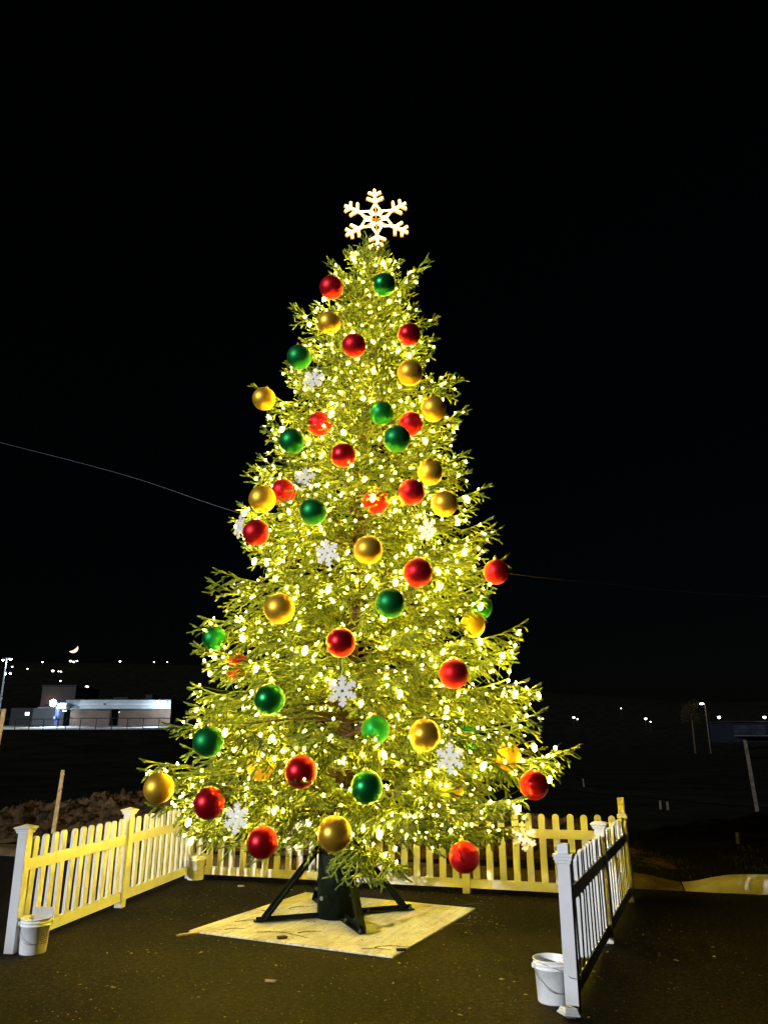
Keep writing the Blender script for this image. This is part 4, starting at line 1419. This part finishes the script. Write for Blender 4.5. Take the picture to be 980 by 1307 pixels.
def building():
    z0 = bz(925.5)
    b = empty('school_building', (bx(150), DB, z0))
    tag(b, 'long low brick building with pale metal fascia beyond the dark field', 'building')
    ox = bx(150)

    def bb(name, px0, px1, py0, py1, y0, y1, m_, parent=b, bev=0.0):
        x0, x1 = bx(px0) - ox, bx(px1) - ox
        return MB().box(((x0 + x1) / 2, (y0 + y1) / 2, (bz(py0) + bz(py1)) / 2 - z0), (x1 - x0, y1 - y0, abs(bz(py0) - bz(py1))), bevel=bev).build(name, M[m_], parent)

    bb('wall', 88.5, 138.8, 905, 928, 0, 9, 'brick')
    bb('wall', 151, 217, 905, 928, 0, 9, 'brick')
    d = bb('door', 139, 150.8, 905, 928, 1.0, 1.3, 'dark_metal')
    bb('door_leaf', 139.6, 144.6, 908, 926, .93, .99, 'dark_metal', d)
    bb('door_leaf', 145.4, 150.2, 908, 926, .93, .99, 'dark_metal', d)
    lm = bb('door_lamp', 148.8, 150.4, 908, 909.6, .70, .92, 'far_white', d)
    f = bb('fascia', 84, 217.5, 893.6, 904.9, -.7, 9.2, 'fascia', bev=.02)
    bb('fascia_trim', 84, 217.7, 898.6, 899.4, -.76, -.71, 'concrete', f)
    bb('fascia_light', 132.5, 134, 898, 900, -.9, -.77, 'dark_metal', f)
    bb('roof', 86, 216, 892, 893.5, .3, 8.8, 'dark_metal')
    bb('roof_unit', 133, 152, 888.5, 891.9, 3, 6, 'dark_metal')
    bb('roof_unit', 175, 184, 885, 891.9, 3, 6, 'dark_metal')
    # entrance with blue column and teal wall
    bb('canopy', 78, 90, 898, 905.5, -2.2, -.8, 'fascia')
    bb('column', 74, 78.5, 903, 929, -1.4, -.9, 'blue')
    s = bb('sign', 73.4, 76.8, 914, 919, -1.75, -1.6, 'blue')
    bb('sign_symbol', 74.4, 75.8, 915, 918.2, -1.79, -1.76, 'far_white' if False else 'fascia', s)
    bb('side_wall', 33, 73.5, 903, 928, 2, 8, 'teal')
    bb('side_wall_panel', 55, 67, 903.5, 921, 1.9, 1.99, 'teal')
    bb('low_wall', 0, 32.5, 902.5, 928, 3, 9, 'dark_metal')
    for p0 in (19.8, 22.9):
        w_ = bb('window', p0 - .3, p0 + 2.3, 907.6, 912.6, 2.9, 2.99, 'dark_metal')
        bb('pane', p0, p0 + 2, 908, 912.2, 2.84, 2.89, 'lit_glass', w_)
    # taller hall at the back
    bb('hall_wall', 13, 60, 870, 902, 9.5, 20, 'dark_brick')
    bb('hall_roof', 12, 61, 868.5, 869.9, 9.3, 20, 'dark_metal')
    bb('hall_band', 14, 51, 899.5, 901.8, 8.4, 9.3, 'fascia')
    # wall floodlights
    for (px_, py_, yy) in ((75, 898.5, -2.6), (210, 899.5, -1.3)):
        h = MB().box((0, 0, 0), (.8, .3, .6), bevel=.05).build('floodlight', M['dark_metal'], b, (bx(px_) - ox, yy, bz(py_) - z0))
        MB().lathe([(0, 0), (.45, 0), (.5, .03), (.5, .06), (0, .08)], n=20).build('lens', M['flood'], h, (0, -.19, 0), (R(90), 0, 0))
        lamp_light(h, (0, -1.6, -.9), 1500)
    h = MB().box((0, 0, 0), (.5, .3, .25), bevel=.03).build('floodlight', M['dark_metal'], b, (bx(85) - ox, -1.2, bz(906.5) - z0))
    MB().box((0, -.05, -.15), (.4, .2, .04), bevel=.01).build('lens', M['flood'], h)
    lamp_light(h, (0, -.1, -.4), 260)
    h = MB().box((0, 0, 0), (.5, .3, .25), bevel=.03).build('floodlight', M['dark_metal'], b, (bx(26) - ox, 8.2, bz(899.2) - z0 + .35))
    lamp_light(h, (0, .1, .6), 160, (1.0, .72, .6))


building()


def far_walk():
    z = bz(926)
    x0, x1 = bx(-30), bx(235)
    zf = at(490, 930.5, DB - 9).z
    V = [(x0, DB - 9, zf), (x1, DB - 9, zf), (x1, DB + 1.0, z), (x0, DB + 1.0, z)]
    o = MB().mesh('pavement', None)
    V2 = V + [(x, y, zz - .3) for x, y, zz in V]
    me = np_mesh('pavement', V2, [(0, 1, 2, 3), (0, 4, 5, 1), (1, 5, 6, 2), (2, 6, 7, 3), (3, 7, 4, 0)], [M['concrete']])
    o = link('pavement', me); o['kind'] = 'structure'


far_walk()


def railing():
    y = DB - 9.6
    k = y / DB
    z0 = float(terrain(bx(110) * k, y))
    r = empty('railing', (bx(110) * k, y, z0))
    tag(r, 'dark pipe railing in front of the floodlit pavement at the far building', 'railing')
    zt = at(110, 917.8, y).z - z0; zb = -.3
    MB().tube([((bx(-20) - bx(110)) * k, 0, zt * 1.0), ((bx(82) - bx(110)) * k, 0, zt)], .045, 6).build('rail', M['dark_metal'], r)
    MB().tube([((bx(84) - bx(110)) * k, 0, zt + .12), ((bx(240) - bx(110)) * k, 0, zt + .12)], .055, 6).build('rail', M['dark_metal'], r)
    pm = MB().tube([(0, 0, zb), (0, 0, zt + .1)], .06, 6).mesh('post', M['dark_metal'])
    for px_ in list(range(-16, 84, 18)) + [84.5] + list(range(103, 240, 20)):
        link('post', pm, r, ((bx(px_) - bx(110)) * k, 0, 0))


railing()


def mast():
    p = at(9.5, 840, 112)
    zg = float(terrain(p.x, p.y))
    m = empty('floodlight_mast', (p.x, p.y, zg))
    tag(m, 'tall floodlight mast with two tiers of lit lamps at left edge', 'floodlight')
    H = p.z - zg
    MB().tube([(0, 0, -.2), (0, 0, H)], [.16, .09], 8).build('pole', M['fascia'], m)
    pxm = PX * 112 / DB
    MB().bar((-.7, 0, H), (.9, 0, H), .08, .08).build('crossarm', M['dark_metal'], m)
    MB().bar((-.2, 0, H - 19 * pxm), (1.0, 0, H - 19 * pxm), .08, .08).build('crossarm', M['dark_metal'], m)
    for dx, dz, s in ((-.55, -.1, .30), (.55, .0, .42), (.15, -18.5 * pxm, .22), (.8, -18.5 * pxm, .26)):
        h = MB().lathe([(0, -.12), (s * .55, -.12), (s * .6, .05), (s * .2, .22), (0, .22)], n=10).build('lamp_head', M['dark_metal'], m, (dx, 0, H + dz))
        l = MB().lathe([(0, -.30), (s * .42, -.22), (s * .5, -.125), (0, -.122)], n=10).build('lens', M['flood'], h)
    lamp_light(m, (0, -.8, H - .3), 260)


mast()


# ------------------------------------------------------------------ scattered lamps on the hills
def far_lamp(px_, py_, d, label, warm=False, size=.35, hmax=4.0):
    best = None
    for dd in np.arange(130, 900, 4.0):
        p = at(px_, py_, float(dd))
        gap = p.z - float(terrain(p.x, p.y))
        if gap < hmax: best = (p, gap, dd); break
    if best is None:
        p = at(px_, py_, d); best = (p, p.z - float(terrain(p.x, p.y)), d)
    p, gap, dd = best
    gap = max(gap, 2.0)
    o = empty('street_lamp', (p.x, p.y, p.z - gap))
    tag(o, label, 'street lamp', 'distant lamps beyond the fields')
    s = size * dd / 300 * 1.35
    MB().tube([(0, 0, 0), (0, 0, gap)], [.12, .07], 6).build('pole', M['dark_metal'], o)
    h = MB().box((0, -s * .6, gap + s * .35), (s * 1.6, s * 1.6, s * .3), bevel=s * .05).build('lamp_head', M['dark_metal'], o)
    MB().lathe([(0, -s * .8), (s * .6, -s * .55), (s * .8, 0), (s * .7, s * .18), (0, s * .18)], n=10, c=(0, -s * .6, gap)).build('lamp_glass', M['far_warm' if warm else 'far_white'], h)


for a in [(55, 845, 300, 'faint distant lamp on the hill right of the floodlight mast, level with the hilltop row', False, .30),
          (36, 853.5, 300, 'dim distant lamp just right of the floodlight mast', False, .26),
          (16.5, 851, 300, 'small distant lamp beside the pole of the floodlight mast', False, .26),
          (91, 843.5, 300, 'white distant lamp right below the moon, leftmost of three', False, .42),
          (95, 844.5, 300, 'orange distant lamp below the moon, middle of three', True, .40),
          (99, 843.5, 300, 'small white distant lamp below the moon, rightmost of three', False, .32),
          (68.5, 856, 300, 'bright white lamp low on the hill, left of a dim pair', False, .44),
          (75.5, 856.8, 300, 'dim lamp low on the hill, left half of the dim pair', True, .24),
          (78.5, 857, 300, 'dim lamp low on the hill, right half of the dim pair', False, .26),
          (78, 869, 300, 'single lamp between the hill lamps and the roof of the building', False, .26),
          (112, 876.5, 300, 'bright white lamp just above the long brick building', False, .62),
          (154, 844, 300, 'distant lamp on the hill halfway from the moon to the tree', False, .34),
          (197, 845, 300, 'faint distant lamp on the hill, second from the tree', False, .2),
          (214, 845, 300, 'faint distant lamp on the hill nearest the tree, left side', False, .2),
          (687, 916.5, 300, 'small distant lamp touching the right edge of the tree', True, .3),
          (692, 917, 300, 'orange distant lamp right of the tree, nearest its long branch', True, .36),
          (731.5, 915.5, 300, 'white distant lamp, left one of the close pair right of the tree', False, .42),
          (736.5, 917.5, 300, 'white distant lamp, right one of the close pair right of the tree', False, .30),
          (792, 904, 300, 'very faint distant lamp between two brighter ones, right side', False, .2),
          (823, 917, 300, 'warm distant lamp left of the lit far tree', True, .5),
          (829.5, 921, 300, 'tiny distant lamp right below a warm one', False, .26)]:
    far_lamp(*a)


def far_right():
    # street lamp with a lit tree beside it
    d = 165
    p = at(896, 899, d)
    zg = float(terrain(p.x, p.y)); gap = p.z - zg
    o = empty('street_lamp', (p.x, p.y, zg))
    tag(o, 'lit street lamp on pale pole beside a far tree, right side', 'street lamp', 'distant lamps beyond the fields')
    MB().tube([(.5, 0, 0), (.5, 0, gap + .3)], [.12, .09], 6).build('pole', M['grey_wood'], o)
    h = MB().box((-.1, 0, gap + .35), (1.1, .4, .2), bevel=.04).build('lamp_head', M['dark_metal'], o)
    MB().box((-.2, -.15, gap + .1), (.7, .4, .28), bevel=.05).build('lamp_glass', M['far_white'], h)
    lamp_light(o, (-1.2, -.6, gap - .4), 110, (1.0, .80, .5))
    t = empty('broadleaf_tree', (p.x - 2.4, p.y + .8, zg))
    tag(t, 'far leafy tree lit yellow by the street lamp, right side', 'tree')
    MB().tube([(0, 0, -.2), (.05, 0, gap * .5), (.1, 0, gap * .85)], [.2, .14, .06], 7).build('trunk', M['bark'], t)
    r = np.random.default_rng(9)
    n = 2600
    c = r.normal(0, 1, (22, 3)) * [1.5, 1.0, .8] + [0, 0, gap * .82]
    P = c[r.integers(0, 22, n)] + r.normal(0, .42, (n, 3))
    a = unit(r.normal(0, 1, (n, 3))) * .12; b_ = unit(r.normal(0, 1, (n, 3))) * .12
    V = np.stack([P - a, P + b_, P + a], 1).reshape(-1, 3)
    link('crown', np_mesh('crown', V, np.arange(len(V)).reshape(-1, 3), [mat('autumn_leaves', (0.016, 0.012, 0.005), .8, spec=.05)]), t)
    # blue-grey shed with two lamps
    d = 105
    A = at(928, 922, d); B = at(990, 922, d); C = at(928, 939.5, d)
    sh = empty('metal_shed', (A.x, d, C.z))
    tag(sh, 'dark blue-grey metal shed at the right edge with two white lamps', 'shed')
    W, H = B.x - A.x, A.z - C.z
    MB().box((W / 2, 3, H / 2 - .4), (W, 6, H + .8)).build('wall', mat('blue_grey_metal', (0.005, 0.006, 0.010), .7, spec=.05), sh)
    MB().box((W / 2, 2.9, H + .09), (W + .5, 6.6, .16)).build('roof', M['dark_metal'], sh)
    MB().box((2.9, -.06, H * .45), (4.4, .1, H * .7)).build('door', mat('pale_blue_door', (0.014, 0.017, 0.027), .7, spec=.05, noise=(.6, (.007, .008, .013), .4, .6)), sh)
    MB().box((2.9, -.9, .02), (4.6, 1.6, .12), bevel=.03).build('doorstep', M['grey_wood'], sh)
    for px_ in (917, 975):
        q = at(px_, 915.5, d - .6)
        loc = (q.x - A.x, -.6, q.z - C.z)
        h = MB().box((0, .25, .2), (.4, .7, .12), bevel=.02).build('lamp_head', M['dark_metal'], sh, loc)
        MB().lathe([(0, -.2), (.15, -.12), (.2, .1), (0, .12)], n=10).build('lamp_glass', M['far_white'], h)
        MB().tube([(0, .3, .2), (0, .45, .2), (0, .7, -.9)], .05, 6).build('bracket', M['dark_metal'], h)
        lamp_light(h, (0, -.5, -.4), 12)


far_right()


def moon():
    d = 2200.0
    c = at(94, 827.5, d)
    Rm = 5.8 * d / FPX
    m = MB()
    n, k = 28, 6
    # the lit lune of the disc, bulging towards the viewer
    rings = []
    for i in range(n + 1):
        a = -math.pi / 2 + math.pi * i / n
        row = []
        for j in range(k + 1):
            lam = math.acos(0.42) * (j / k)          # from the terminator to the limb
            x = Rm * math.cos(a) * (0.42 + 0.58 * (j / k))
            y = -math.sqrt(max(Rm * Rm - x * x - (Rm * math.sin(a)) ** 2, 0))
            row.append(m.bm.verts.new((x, y, Rm * math.sin(a))))
        rings.append(row)
    for A, B in zip(rings[:-1], rings[1:]):
        for j in range(k): m.bm.faces.new((A[j], A[j + 1], B[j + 1], B[j]))
    bmesh.ops.remove_doubles(m.bm, verts=list(m.bm.verts), dist=.01)
    o = m.build('moon', mat('moon_light', (.8, .75, .65), .9, emis=(1.0, .74, .50), estr=1.3, noise=(.06, (.6, .55, .5), .4, .6)), None, tuple(c))
    o.rotation_euler = (0, R(52), math.atan2(-c.x, c.y))
    tag(o, 'thin bright crescent moon low in the left sky', 'moon')


moon()
